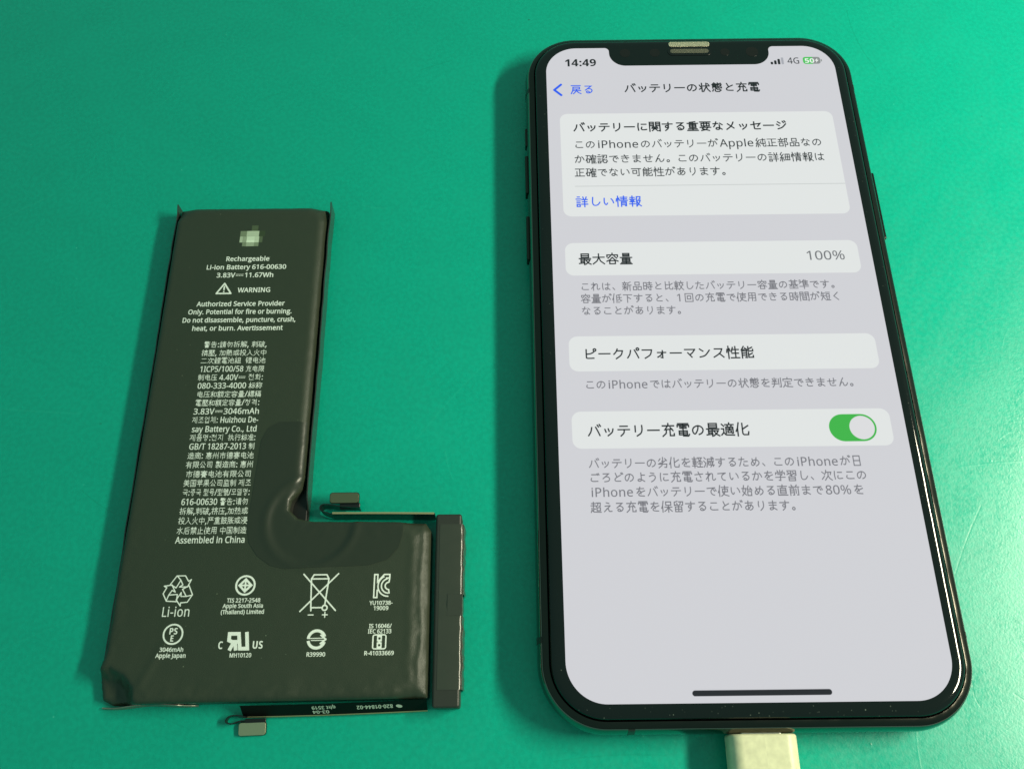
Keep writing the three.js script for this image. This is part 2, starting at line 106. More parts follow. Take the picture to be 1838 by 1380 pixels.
  压: '0.8,19 2.5,11 2.5,2 19,2;5.5,10 18,10;11.5,5 11.5,18.3;4.5,18.5 19.3,18.5;14.5,12.5 17,15.5', 标: '@木 0 0 9 20;11,3 18.5,3;9.5,8 19.8,8;14.8,8 14.8,18.5 12.5,18;12,11 10,16.5;17.3,11 19.3,16', 称: '@禾 0 0 9 20;12,0.5 9.5,7;11.5,4 19.3,4 18,7.5;14.8,6 14.8,18.8 12.5,18.3;12,9.5 10,15;17.5,9.5 19.3,14.5',
  和: '@禾 0 0 11 20;12.5,4.5 18.8,4.5 18.8,17 12.5,17 12.5,4.5', 额: '@客 0 0 10 20;@页 10.5 0.5 20 20', 額: '@客 0 0 10 20;@頁 10.5 0.5 20 20', 標: '@木 0 0 8 20;9,1.5 19.5,1.5;10,4 18.8,4 18.8,8.5 10,8.5 10,4;13,1.5 13,8.5;16,1.5 16,8.5;10.5,11 18.3,11;8.5,14 19.8,14;14.4,14 14.4,20;11.5,16 10,18.5;17,16 18.8,18.5',
  稱: '@禾 0 0 8.5 20;18.5,0.8 10,2;11,4 12,6.5;14.2,3.5 14.5,6;18.5,3.5 17,6.5;10.5,19.5 10.5,9 18.5,9 18.5,18.8 17,18.5;9,13.5 19.8,13.5;14.5,7.5 14.5,17;10.5,17 18.5,17', 执: '@扌 0 0 8 20;9,5.5 16,5.5 16,16 17,18.5 19.5,18 19.5,15;12.3,0.5 12,10 8,19;10,10.5 14,13.5',
  行: '6,0.5 1,5.5;7,6 1,12;4.2,9.5 4.2,20;10,3 18.5,3;8.8,8.5 19.5,8.5;15.5,8.5 15.5,18.8 12.5,18.3', 准: '1.5,3.5 4,6.5;0.8,17 5,11;@隹 5.5 0 20 20', 造: '@辶 0 0 20 20;9,1 7,6;8.5,3.5 18.5,3.5;13,0.5 13,8;6.5,8 19.5,8;9,10.8 17.3,10.8 17.3,15.8 9,15.8 9,10.8',
  商: '10,0 10,2.5;1,3 19,3;6,4 7.5,6.5;14,4 12.5,6.5;2,19.5 2,7 18,7 18,19 15.5,18.8;8.5,8 6,11.5;12,8 14,11.5;6.5,12 13.5,12 13.5,17 6.5,17 6.5,12', 惠: '1.5,2.5 18.5,2.5;10,0.3 10,11.5;4,4.8 16,4.8 16,9.2 4,9.2 4,4.8;4,7 16,7;1.5,11.8 18,11.8;@心 1.5 13 18.5 20',
  州: '4,1.5 4,11 1,19;10.5,1.5 10.5,18;17.5,0.8 17.5,19.5;1.5,7.5 0.8,11.5;7,7 8,11;13.5,7 15,11', 市: '10,0.3 10,4;1,4.3 19,4.3;3.5,17 3.5,8 16.5,8 16.5,16.5 13.8,16.3;10,4.5 10,20', 德: '4,0.5 0.8,5;4.5,5.5 0.8,11;3,9 3,20;7,2.5 19.3,2.5;13,0.3 13,5;8,5 18.5,5 18.5,9.5 8,9.5 8,5;11.5,5 11.5,9.5;15,5 15,9.5;6.5,12 19.5,12;@心 6.5 13.5 19.8 20',
  赛: '10,0 10,2;1.5,5 1.5,2.5 18.5,2.5 18.5,5;4,5.5 16,5.5;4.5,8 15.5,8;1,10.8 19,10.8;7.5,4 7.5,10.8;12.5,4 12.5,10.8;7,11 1.5,14.5;13,11 18.5,14.5;6,17 6,13.5 14,13.5 14,17;10,14.5 9,18 4,19.8;11,18 15,19.8', 賽: '10,0 10,2;1.5,5 1.5,2.5 18.5,2.5 18.5,5;4,5 16,5;4.5,7.2 15.5,7.2;1,9.5 19,9.5;7.5,4 7.5,9.5;12.5,4 12.5,9.5;6,10 1.5,13;14,10 18.5,13;5.5,11.5 14.5,11.5 14.5,17.5 5.5,17.5 5.5,11.5;5.5,13.5 14.5,13.5;5.5,15.5 14.5,15.5;7.5,18 4,20;12.5,18 16.5,20',
  有: '1,4 19,4;8.5,0.5 6,8 1,13.5;6,20 6,8.5 16,8.5 16,18.8 13.5,18.6;6,11.8 16,11.8;6,15 16,15', 公: '7.5,1 5.5,6 1,10.5;12.5,1 14.5,6 19,10.5;9.5,9.5 4.5,17.8 15.5,16.8;13,12.5 17,19', 司: '2.5,2 17.5,2 17.5,18.5 14.5,18.2;2,6.3 13.5,6.3;3.5,10 12,10 12,16.5 3.5,16.5 3.5,10',
  製: '@制 1 0 19 10.5;10,10.5 10,12.5;1,12.8 19,12.8;9,13 1,17.5;5,16 5,19.8 10,18.5;10,13 13,17 19.3,19.8;17,14.3 13.5,16.5', 美: '5.5,0.3 7,3;14.5,0.3 13,3;2,3.2 18,3.2;3,6.2 17,6.2;1,9.3 19,9.3;10,3.2 10,9.3;1.5,12.8 18.5,12.8;10,10 9,15 1.5,19.5;11,14 18.5,19.5',
  国: '1.5,1.2 18.5,1.2 18.5,19.2 1.5,19.2 1.5,1.2;5,5 15,5;5.5,9.7 14.5,9.7;4.5,15 15.5,15;10,5 10,15;12.5,11.5 14,13.5', 苹: '1,3 19,3;6.5,0.3 6.5,5.5;13.5,0.3 13.5,5.5;2.5,7.3 17.5,7.3;5.5,9 6.5,12;14.5,9 13.5,12;1,13.5 19,13.5;10,7.3 10,20', 果: '4,1 16,1 16,9 4,9 4,1;4,5 16,5;10,1 10,20;0.8,12 19.2,12;9,12.5 1,18.5;11,12.5 19,18.5',
  监: '3,1.5 3,9;7,0.5 7,10.5;11.5,0.5 9.5,6;11,3.5 19,3.5;13.5,5.5 16.5,8.5;3,19 3,12 17,12 17,19;7.7,12 7.7,19;12.3,12 12.3,19;0.8,19.2 19.2,19.2', 型: '1.5,1.5 11,1.5;0.8,5.8 11.8,5.8;4,1.5 4,6 1.5,10.5;8.5,1.5 8.5,10.5;14,2 14,8;18,0.8 18,10.5 16,10.3;4,14 16,14;10,11 10,19;1,19 19,19',
  号: '5,1 15,1 15,6 5,6 5,1;1,9 19,9;6.5,9 5.5,13 15.5,13 14.5,18.8 10.5,18.8', 號: '2,1 8,1 8,5.5 2,5.5 2,1;0.8,8 9,8;4,8 3,11.5 8,11.5 7,18.8 4.5,18.5;14,0.3 14,5;14,2.3 18.5,2.3;9,19.5 10.5,12 10.5,5 19,5 18,8;11.5,8.5 17.5,7.5;14.3,6 14.3,10.5 18.8,10.5;13.3,13 13,16.5 11,19.5;16.5,13 16.5,18.8 19.5,18.8 19.7,16.5',
  挤: '@扌 0 0 7.5 20;13.5,0 13.5,3;8,3.5 19.5,3.5;17,4 13,9 8.5,11.5;10.5,4.5 14,9 19.5,11.5;11.5,11.5 11.3,15.5 9,19.5;16.5,11.5 16.5,20', 严: '1.5,1.5 18.5,1.5;7,1.5 7,8;12.5,1.5 12.5,8;3.5,3.8 5,7;16.5,3.8 15,7;19,9 3.5,9 3,14 0.8,19.5',
  鼓: '5,0 5,6;1,2.5 9.5,2.5;1.5,6 9,6;2,8.5 8.5,8.5 8.5,12.5 2,12.5 2,8.5;3,14 4,16.5;8,14 7,16.5;0.8,18.8 10,17.5;10.5,4 19.5,4;15,0.5 15,8.5;11,9 18.5,9 15.5,15 10.5,19.5;12,10 15,15.5 19.8,19.5', 胀: '0.8,19.5 2,12 2,1.5 7.5,1.5 7.5,18.8 5.5,18.6;2,7 7.5,7;2,12.3 7.5,12.3;17.5,1.5 11.5,7.5;11.3,0.5 11.3,18.5 14.5,16;9,10 19.5,10;13.5,10 15.5,15 19.8,19',
  浸: '@氵 0 0 5.5 20;8,1.2 17.8,1.2 17.8,7 8,7;8,4.1 17.8,4.1;6.5,12 6.5,9.3 19.5,9.3 19.5,12;9,12.5 17,12.5 13,17 7,19.6;10,13.5 14,17.5 19.8,19.5', 水: '10,0.5 10,18.8 7,18.3;1.5,6 7.5,6 5.5,12 1,16.5;17.5,4 11,9;10.5,7 14,13 19.3,17', 后: '17,1 4,3 4,11 1,19.3;4,7.3 19,7.3;7,11.5 16.5,11.5 16.5,18.8 7,18.8 7,11.5',
  禁: '1,2.8 9,2.8;5,0.3 5,9;4.5,3.5 1,8;5.5,3.5 9,7.5;11,2.8 19,2.8;15,0.3 15,9;14.5,3.5 11,8;15.5,3.5 19.3,8;4,10.3 16,10.3;1.5,13.2 18.5,13.2;10,13.2 10,19.5 8,19.3;5.5,15 2,19;14.5,15 18.5,19', 止: '10,1 10,18.5;10,8.5 17.5,8.5;4,6 4,18.5;0.8,18.8 19.2,18.8',
  // hangul
  전: '1,2 10,2 5.5,4 1,9.5;5.5,4.5 10,9.5;10.5,5.5 16,5.5;16,0.5 16,13.5;4,13 4,18.5 17,18.5', 화: '6.5,0.5 6.5,2.5;1.5,3.5 11.5,3.5;3.5,5.5 9.5,5.5 9.5,10 3.5,10 3.5,5.5;6.5,11 6.5,15;1,15.5 12.5,15.5;15.5,0.5 15.5,19.5;15.5,9 19.5,9', 정: '1,2 10,2 5.5,4 1,9.5;5.5,4.5 10,9.5;10.5,5.5 16,5.5;16,0.5 16,12;o10,16,3.2',
  격: '1.5,2 9.5,2 8,7 2,11;9.5,4.5 16,4.5;9,8 16,8;16,0.5 16,12;4,13.5 16,13.5 16,19.5', 제: '1,3 9,3 5,8 1,15;5,8 9,14.5;9.5,9 13,9;13,1 13,19;17.5,0.5 17.5,19.5', 조: '3,2 17,2 10,5 3,10.5;10,5 17,10.5;10,11 10,17;1,17.5 19,17.5', 업: 'o5.5,5,3.8;9.5,5 16,5;16,0.5 16,10.5;4,12 4,19 16,19 16,12;4,15.5 16,15.5',
  체: '3,0.5 7,0.5;1,4 9,4 5,9 1,15;5,9 9,14.5;9.5,9 13,9;13,1 13,19;17.5,0.5 17.5,19.5', 품: '3,1 17,1;3,7 17,7;7,1 7,7;13,1 13,7;1,10 19,10;10,10 10,13;4,13.5 16,13.5 16,19 4,19 4,13.5', 명: '2,2 9,2 9,9 2,9 2,2;9,4 16,4;9,7.5 16,7.5;16,0.5 16,12;o10,16,3.2', 지: '1.5,3 11,3 6.5,8 1.5,15;6.5,8 11,14.5;16,0.5 16,19.5',
  국: '3,2 16,2 15,8;1,9.5 19,9.5;10,9.5 10,13;4,13.5 16,13.5 16,19.5', 중: '3,1.5 17,1.5 10,4 3,8;10,4 17,8;1,10 19,10;10,10 10,13;o10,16.2,3', 모: '4,2 16,2 16,9 4,9 4,2;10,9 10,16;1,16.5 19,16.5', 델: '8.5,2 2,2 2,9 9,9;9,5.5 12.5,5.5;12.5,1 12.5,10.5;17,0.5 17,11;3.5,12.5 16,12.5 16,15.7 3.5,15.7 3.5,19 16.5,19',
};
function signPath(g, sign, x0, y0, x1, y1) {                        // adds a sign's strokes to the current path
  const X = (x) => x0 + (x * (x1 - x0)) / 20, Y = (y) => y0 + (y * (y1 - y0)) / 20;
  for (const s of SIGNS[sign].split(';')) {
    if (s[0] === '@') { const [n, a, b, c, d] = s.slice(1).split(' '); signPath(g, n, X(+a), Y(+b), X(+c), Y(+d)); continue; }
    if (s[0] === 'o') { const [a, b, r] = s.slice(1).split(',').map(Number); g.moveTo(X(a + r), Y(b)); g.ellipse(X(a), Y(b), Math.abs(X(r) - X(0)), Math.abs(Y(r) - Y(0)), 0, 0, 7); continue; }
    let p = s.replace('~', '').split(' ').map((q) => q.split(',').map(Number));
    if (s[0] === '~') p = new THREE.SplineCurve(p.map(([a, b]) => new THREE.Vector2(a, b))).getPoints(p.length * 6).map((v) => [v.x, v.y]);
    p.forEach(([a, b], i) => (i ? g.lineTo(X(a), Y(b)) : g.moveTo(X(a), Y(b))));
  }
}
// Writes one line: x is the left end, the middle or the right end as `anchor` says, y the middle of the line; `width` squeezes or stretches the line to that width.
function write(g, text, x, y, em, { color = '#000', weight = 0.075, bold = false, medium = 0, width, anchor = 'left', latin = 1, stretch = 1, pad = 0 } = {}) {
  const zoom = em < 5 ? 24 : 1;                                      // small print is set large and shrunk, so that its letters keep their shape
  em *= zoom; if (width) width *= zoom;
  const font = (bold ? 'bold ' : '') + em * latin + 'px sans-serif', runs = [];
  g.font = font;
  for (const ch of text) {
    const sign = SIGNS[ch] !== undefined || ch === '⎓', last = runs.at(-1);
    if (sign || !last || last.sign) runs.push({ sign, text: ch }); else last.text += ch;
  }
  let total = 0;
  for (const r of runs) total += r.w = r.sign ? (r.text === '⎓' ? em * 1.25 : em) : g.measureText(r.text).width * stretch + pad * 2 * em;
  const k = width ? width / total : 1, start = anchor === 'left' ? x : x - (total / zoom) * k * (anchor === 'middle' ? 0.5 : 1);
  g.save(); g.translate(start, y); g.scale(k / zoom, 1 / zoom); g.fillStyle = g.strokeStyle = color; g.lineCap = 'square'; g.lineJoin = 'miter'; g.miterLimit = 3;
  let at = 0;
  for (const r of runs) {
    if (r.text === '⎓') {
      const a = at + em * 0.14, b = at + em * 1.1; g.lineWidth = em * weight; g.beginPath(); g.moveTo(a, -em * 0.08); g.lineTo(b, -em * 0.08);
      for (let i = 0; i < 3; i++) { g.moveTo(a + ((b - a) * i) / 2.7, em * 0.12); g.lineTo(a + ((b - a) * (i + 0.62)) / 2.7, em * 0.12); }
      g.stroke();
    } else if (r.sign) { g.lineWidth = em * weight; g.beginPath(); signPath(g, r.text, at + em * 0.05, -em * 0.45, at + em * 0.95, em * 0.45); g.stroke(); }
    else { g.save(); g.translate(at + pad * em, em * latin * 0.36); g.scale(stretch, 1); g.font = font; g.textBaseline = 'alphabetic'; g.fillText(r.text, 0, 0); if (medium) { g.lineWidth = em * medium; g.strokeText(r.text, 0, 0); } g.restore(); }
    at += r.w;
  }
  g.restore();
}
// what the phone shows: 375 x 812 points
function screenCanvas() {
  const c = document.createElement('canvas'), s = 2048 / 812; c.width = 946; c.height = 2048;
  const g = c.getContext('2d'); g.scale(s, s);
  g.fillStyle = SCREEN.ground; g.fillRect(0, 0, 376, 812);
  const card = (y0, y1) => { g.fillStyle = SCREEN.card; g.beginPath(); g.roundRect(15.2, y0, 344.6, y1 - y0, 10); g.fill(); };
  card(107.3, 261); card(298.2, 342.3); card(421, 464.2); card(512, 554.6);
  const ink = '#15161a', grey = '#74737a', blue = '#2c5cf2';
  const line = (t, x0, x1, y, em, o) => write(g, t, x0, y, em, { width: x1 - x0, ...o });
  // status bar
  write(g, '14:49', 24, 24.4, 16, { bold: true, width: 41.8, color: ink });
  for (let i = 0; i < 4; i++) { g.fillStyle = i < 3 ? ink : '#a9abb3'; g.beginPath(); g.roundRect(292.6 + i * 4.7, 30.4 - 4 - i * 2.4, 3, 4 + i * 2.4, 0.8); g.fill(); }
  write(g, '4G', 314.6, 25, 14.5, { width: 16.2, color: '#26272b', bold: false });
  g.save(); g.beginPath(); g.roundRect(335.2, 18.8, 22.4, 11.4, 3.2); g.clip(); g.fillStyle = '#8b8f8e'; g.fillRect(335, 18, 24, 13); g.fillStyle = '#45c455'; g.fillRect(335, 18, 12.6, 13); g.restore();
  g.fillStyle = '#8b8f8e'; g.beginPath(); g.roundRect(358.3, 22.6, 1.4, 4, 0.7); g.fill();
  write(g, '50', 337, 24.6, 10.8, { bold: true, width: 13, color: '#f4f8f4' });
  g.fillStyle = '#f4f8f4'; g.beginPath(); [[354.4, 20.3], [350.3, 25.2], [352.6, 25.2], [351.2, 29], [355.6, 23.7], [353.3, 23.7]].forEach(([x, y]) => g.lineTo(x, y)); g.fill();
  // title row
  g.strokeStyle = blue; g.lineWidth = 3; g.lineCap = 'round'; g.lineJoin = 'round'; g.beginPath(); g.moveTo(18.3, 60.2); g.lineTo(9.6, 68.7); g.lineTo(18.3, 77.2); g.stroke();
  line('戻る', 29.3, 61.2, 68.4, 16.6, { color: blue, weight: 0.085 });
  line('バッテリーの状態と充電', 98.8, 274.2, 67.2, 16.6, { color: ink, weight: 0.095 });
  // message card
  line('バッテリーに関する重要なメッセージ', 30.8, 301, 128.7, 16.4, { color: ink, weight: 0.1 });
  line('このiPhoneのバッテリーがApple純正部品なの', 31, 341, 155.2, 14.9, { color: '#26282b', latin: 1.08, stretch: 1.1, pad: 0.1, weight: 0.072 });
  line('か確認できません。このバッテリーの詳細情報は', 30.6, 340.8, 177.3, 14.9, { color: '#26282b', weight: 0.072 });
  line('正確でない可能性があります。', 30.2, 224, 197.3, 14.9, { color: '#26282b', weight: 0.072 });
  g.fillStyle = '#c6cac9'; g.fillRect(30.5, 217.2, 329.3, 0.9);
  line('詳しい情報', 30, 110.3, 240, 16.4, { color: blue, weight: 0.085 });
  // rows
  line('最大容量', 30.2, 94.4, 320.2, 16.6, { color: ink, weight: 0.085 });
  write(g, '100%', 343.6, 318.6, 17.2, { anchor: 'right', width: 46.5, color: '#6f7074' });
  const foot = (t, x1, y) => line(t, 30.8, x1, y, 13, { color: grey, weight: 0.08, latin: 1.06, stretch: 1.1, pad: 0.1 });
  foot('これは、新品時と比較したバッテリー容量の基準です。', 332, 357); foot('容量が低下すると、1回の充電で使用できる時間が短く', 330.5, 372.8); foot('なることがあります。', 152, 388.6);
  line('ピークパフォーマンス性能', 30.8, 222.3, 442.9, 16.6, { color: ink, weight: 0.085 });
  foot('このiPhoneではバッテリーの状態を判定できません。', 334, 480.2);
  line('バッテリー充電の最適化', 31, 206.8, 534.4, 16.6, { color: ink, weight: 0.085 });
  g.fillStyle = '#41b649'; g.beginPath(); g.roundRect(292.4, 518.4, 51, 31, 15.5); g.fill();
  g.fillStyle = SCREEN.knob; g.beginPath(); g.arc(327.9, 533.9, 13.6, 0, 7); g.fill();
  foot('バッテリーの劣化を軽減するため、このiPhoneが日', 322, 571.2); foot('ごろどのように充電されているかを学習し、次にこの', 324.6, 586.9); foot('iPhoneをバッテリーで使い始める直前まで80%を', 319, 602.8); foot('超える充電を保留することがあります。', 251.5, 619);
  g.fillStyle = '#242128'; g.beginPath(); g.roundRect(120.6, 800.4, 134, 5.2, 2.6); g.fill();
  return c;
}
// the print on the battery: millimetres of the scene, x -108.5 to -53, z -31 to 68
const LABEL = { x0: -108.5, x1: -53, z0: -31, z1: 68 };
const LABEL_LINES = [                                               // [text, middle x, middle z, width]
  ['Rechargeable', -91.90, -17.31, 8.76], ['Li-ion Battery 616-00630', -91.98, -15.42, 15.94], ['3.83V⎓11.67Wh', -92.02, -13.61, 11.33], ['WARNING', -89.89, -10.23, 6.46],
  ['Authorized Service Provider', -92.18, -7.14, 17.18], ['Only. Potential for fire or burning.', -92.13, -5.40, 20.24], ['Do not disassemble, puncture, crush,', -92.14, -3.62, 22.04], ['heat, or burn. Avertissement', -92.26, -1.83, 17.54],
  ['警告:請勿拆解, 刺破,', -92.24, 1.67, 12.17], ['擠壓, 加熱或投入火中', -92.27, 3.44, 12.50], ['二次鋰電池組  锂电池', -92.29, 5.05, 12.42], ['1ICP5/100/58 充电限', -92.30, 6.81, 12.24], ['制电压 4.40V⎓ 전화:', -92.40, 8.53, 12.37],
  ['080-333-4000 标称', -92.31, 10.24, 12.21], ['电压和额定容量/標稱', -92.30, 11.98, 12.12], ['電壓和額定容量/정격:', -92.38, 13.69, 12.07], ['3.83V⎓3046mAh', -92.36, 15.41, 12.25], ['제조업체: Huizhou De-', -92.39, 17.11, 12.29],
  ['say Battery Co., Ltd', -92.34, 18.89, 12.02], ['제품명:전지  执行标准:', -92.45, 20.58, 12.16], ['GB/T 18287-2013 制', -92.40, 22.28, 12.01], ['造商: 惠州市德赛电池', -92.40, 24.03, 12.08], ['有限公司 製造商: 惠州', -92.40, 25.74, 12.32],
  ['市德賽电池有限公司', -92.37, 27.52, 11.89], ['美国苹果公司监制 제조', -92.39, 29.21, 12.23], ['국:중국 型号/型號/모델명:', -92.38, 30.93, 12.05], ['616-00630 警告:请勿', -92.42, 32.66, 11.98], ['拆解,刺破,挤压,加热或', -92.40, 34.36, 12.14],
  ['投入火中,严重鼓胀或浸', -92.36, 36.09, 12.20], ['水后禁止使用 中国制造', -92.37, 37.86, 12.30], ['Assembled in China', -92.39, 39.52, 12.19],
];
const LABEL_SMALL = [
  ['3046mAh', -96.56, 57.97, 3.99], ['Apple Japan', -96.54, 58.95, 5.00], ['TIS 2217-2548', -85.40, 50.00, 5.69], ['Apple South Asia', -85.42, 50.92, 6.87], ['(Thailand) Limited', -85.39, 51.94, 7.38], ['MH10120', -85.00, 59.00, 3.67],
  ['YU10738-', -62.00, 50.70, 3.93], ['19009', -62.00, 51.58, 2.58], ['R39990', -72.47, 58.99, 3.19], ['IS 16046/', -61.95, 54.49, 3.82], ['IEC 62133', -62.01, 55.40, 3.98], ['R-41033669', -61.97, 58.92, 5.00],
];
function labelCanvas() {
  const c = document.createElement('canvas'), s = 2048 / (LABEL.z1 - LABEL.z0); c.width = Math.round((LABEL.x1 - LABEL.x0) * s); c.height = 2048;
  const g = c.getContext('2d'); g.scale(s, s); g.translate(-LABEL.x0, -LABEL.z0);
  g.fillStyle = LABEL_INK.ground; g.fillRect(LABEL.x0, LABEL.z0, 60, 100);
  const rand = seeded(41), white = LABEL_INK.print;
  LABEL_LINES.forEach(([t, x, z, w], i) => write(g, t, x, z, i < 8 ? 1.42 : i === 30 || i === 18 ? 1.62 : 1.42, { color: white, width: w, anchor: 'middle', medium: i < 8 ? 0.035 : 0.015, weight: 0.08, latin: i < 8 ? 1 : i === 30 || i === 18 ? 1 : 1.14 }));
  for (const [t, x, z, w] of LABEL_SMALL) write(g, t, x, z, 0.94, { color: white, width: w, anchor: 'middle', medium: 0.035 });
  write(g, 'Li-ion', -96.7, 51.8, 2.3, { color: white, width: 4.94, anchor: 'middle' });
  g.strokeStyle = g.fillStyle = white; g.lineJoin = g.lineCap = 'round';
  const path = (pts, close) => { g.beginPath(); pts.forEach(([x, z]) => g.lineTo(x, z)); if (close) g.closePath(); };
  // the emblem at the top end: blocks of light grey
  const block = (x, z, w, h, v) => { g.fillStyle = `rgb(${v - 8},${v + 4},${v - 22})`; g.fillRect(x, z, w, h); };
  [[-2.0, -4.2, 1.3, 1.3, 90], [-4.2, -2.9, 1.3, 1.3, 132], [-2.9, -2.9, 2.5, 1.3, 198], [-0.4, -2.9, 1.2, 1.3, 66], [-4.2, -1.6, 0.6, 1.4, 190], [-3.6, -1.6, 0.8, 1.4, 164], [-2.8, -1.6, 1.6, 0.75, 224], [-1.2, -1.6, 0.9, 0.75, 208], [-2.8, -0.85, 1.6, 0.65, 240], [-1.2, -0.85, 0.9, 0.65, 214], [-0.3, -1.6, 0.7, 1.4, 98], [-3.6, -0.2, 0.8, 0.9, 134], [-2.8, -0.2, 1.6, 0.9, 172], [-1.2, -0.2, 0.9, 0.9, 140]]
    .forEach(([x, z, w, h, v]) => block(-89.8 + x, -20.9 + z, w, h, v));
  // warning triangle
  g.fillStyle = white; g.lineWidth = 0.33; path([[-95.85, -11.7], [-97.25, -9.45], [-94.4, -9.45]], true); g.stroke(); g.lineWidth = 0.3; path([[-95.83, -11], [-95.83, -10.3]]); g.stroke(); g.beginPath(); g.arc(-95.83, -9.85, 0.16, 0, 7); g.fill();
  // recycling arrows
  g.save(); g.translate(-96.72, 48.25); g.lineWidth = 0.2;
  for (let i = 0; i < 3; i++) {
    g.save(); g.rotate((i * 2 * Math.PI) / 3);
    path([[-1.55, -1.05], [-0.6, -2.5], [0.85, -2.5], [1.5, -1.55], [1.95, -1.85], [1.45, -0.6], [0.05, -0.6], [0.6, -0.95], [0.15, -1.75], [-0.5, -0.45]], true); g.stroke();
    path([[-0.45, -2.4], [0.15, -1.75]]); g.stroke();
    g.restore();
  }
  g.restore();
  const ring = (x, z, r, w) => { g.lineWidth = w; g.beginPath(); g.arc(x, z, r, 0, 7); g.stroke(); };
  ring(-96.67, 55.5, 1.58, 0.3); write(g, 'PS', -96.67, 55, 1.45, { color: white, bold: true, anchor: 'middle', width: 1.5 }); write(g, 'E', -96.75, 56.2, 1.35, { color: white, bold: true, anchor: 'middle', width: 0.65 });
  g.strokeStyle = g.fillStyle = white;
  ring(-85.39, 47.5, 1.58, 0.34); path([[-85.39, 46.2], [-84.1, 47.5], [-85.39, 48.8], [-86.68, 47.5]], true); g.fill();
  g.fillStyle = LABEL_INK.ground; for (const [a, b] of [[-1, -1], [1, -1], [1, 1], [-1, 1]]) { path([[-85.39 + a * 0.15, 47.5 + b * 0.15], [-85.39 + a * 0.6, 47.5 + b * 0.15], [-85.39 + a * 0.15, 47.5 + b * 0.6]], true); g.fill(); }
  // the mark with the mirrored R
  g.fillStyle = white; write(g, 'C', -88.5, 57.35, 1.75, { color: white, bold: true, anchor: 'middle', width: 0.85 }); write(g, 'US', -82.3, 57.35, 1.75, { color: white, bold: true, anchor: 'middle', width: 1.85 });
  g.lineWidth = 0.62; g.lineJoin = 'miter'; g.lineCap = 'butt'; path([[-86.95, 58.25], [-86.35, 56.95], [-87.15, 56.6], [-87.15, 55.55], [-85.6, 55.55], [-85.2, 57.95], [-83.95, 57.95], [-84.3, 55.25]]); g.stroke(); path([[-85.85, 58.25], [-86.1, 56.9]]); g.stroke(); path([[-86.6, 56.85], [-85.6, 56.85]]); g.stroke();
  // crossed-out bin
  g.lineJoin = g.lineCap = 'round'; g.lineWidth = 0.26; g.save(); g.translate(-72.65, 48.83);
  path([[-3.05, 3.15], [3.1, -3.15]]); g.stroke(); path([[-2.85, -3.1], [2.95, 3.05]]); g.stroke();
  path([[-1.5, -2.3], [1.5, -2.3], [1.05, 2.55], [-1.25, 2.55]], true); g.stroke(); path([[-1.5, -2.3], [-1.1, -3], [1.1, -3], [1.5, -2.3]]); g.stroke(); path([[-1.2, 2.5], [-1.2, 3.05]]); g.stroke();
  g.fillStyle = LABEL_INK.ground; g.beginPath(); g.arc(1.1, 2.6, 0.42, 0, 7); g.fill(); g.stroke(); g.restore();
  g.lineWidth = 0.2; path([[-74.25, 52.58], [-73.4, 52.58]]); g.stroke(); path([[-71.85, 52.58], [-71, 52.58]]); g.stroke(); path([[-71.43, 52.15], [-71.43, 53]]); g.stroke();
  // K and C mark in outline
  g.save(); g.translate(-62.02, 47.85); g.lineWidth = 0.25; g.lineJoin = 'miter';
  path([[-1.3, -1.95], [-0.75, -1.95], [-0.75, -0.7], [0.35, -1.95], [1.3, -1.95], [1.3, -1.35], [0.75, -1.35]]); g.stroke();
  path([[-1.3, -1.95], [-1.3, 1.95], [-0.75, 1.95], [-0.75, 0.7]]); g.stroke();
  g.beginPath(); g.arc(1.1, 0, 1.75, Math.PI * 1.35, Math.PI * 0.5, true); g.stroke(); g.beginPath(); g.arc(1.15, 0, 1.22, Math.PI * 1.42, Math.PI * 0.52, true); g.stroke(); g.beginPath(); g.arc(1.2, 0, 0.62, Math.PI * 1.5, Math.PI * 0.5, true); g.stroke();
  path([[1.2, -0.65], [1.3, -1.2]]); g.stroke(); path([[1.2, 0.62], [1.3, 1.2]]); g.stroke(); g.restore();
  // ring with an arrow through it
  g.save(); g.translate(-72.52, 56.59); g.lineCap = 'butt'; g.lineWidth = 0.5; g.beginPath(); g.arc(0, 0, 1.4, Math.PI * 1.02, Math.PI * 1.9); g.stroke(); g.beginPath(); g.arc(0, 0, 1.4, Math.PI * 0.1, Math.PI * 0.95); g.stroke();
  g.lineWidth = 0.16; path([[-1.55, -0.15], [1.3, -0.2]]); g.stroke(); path([[-0.95, 0.18], [1.3, 0.15]]); g.stroke(); g.lineWidth = 0.3; path([[0.6, -0.75], [1.55, 0], [0.6, 0.75]]); g.stroke(); g.restore();
  // boxed mark
  g.save(); g.translate(-62, 57.1); g.lineWidth = 0.24; g.beginPath(); g.roundRect(-1.08, -1.13, 2.16, 2.26, 0.3); g.stroke(); g.fillStyle = white; g.fillRect(-0.42, -1.05, 0.84, 2.1); g.fillStyle = LABEL_INK.ground; for (const z of [-0.55, 0.55]) { g.beginPath(); g.arc(0, z, 0.2, 0, 7); g.fill(); } g.fillRect(-0.45, -0.06, 0.25, 0.12); g.fillRect(0.2, -0.06, 0.25, 0.12); g.restore();
  // a few flecks of dust
  for (let i = 0; i < 60; i++) { g.fillStyle = `rgba(200,210,180,${0.25 + rand() * 0.5})`; g.beginPath(); g.arc(LABEL.x0 + rand() * 55, LABEL.z0 + rand() * 99, 0.03 + rand() * 0.05, 0, 7); g.fill(); }
  return c;
}
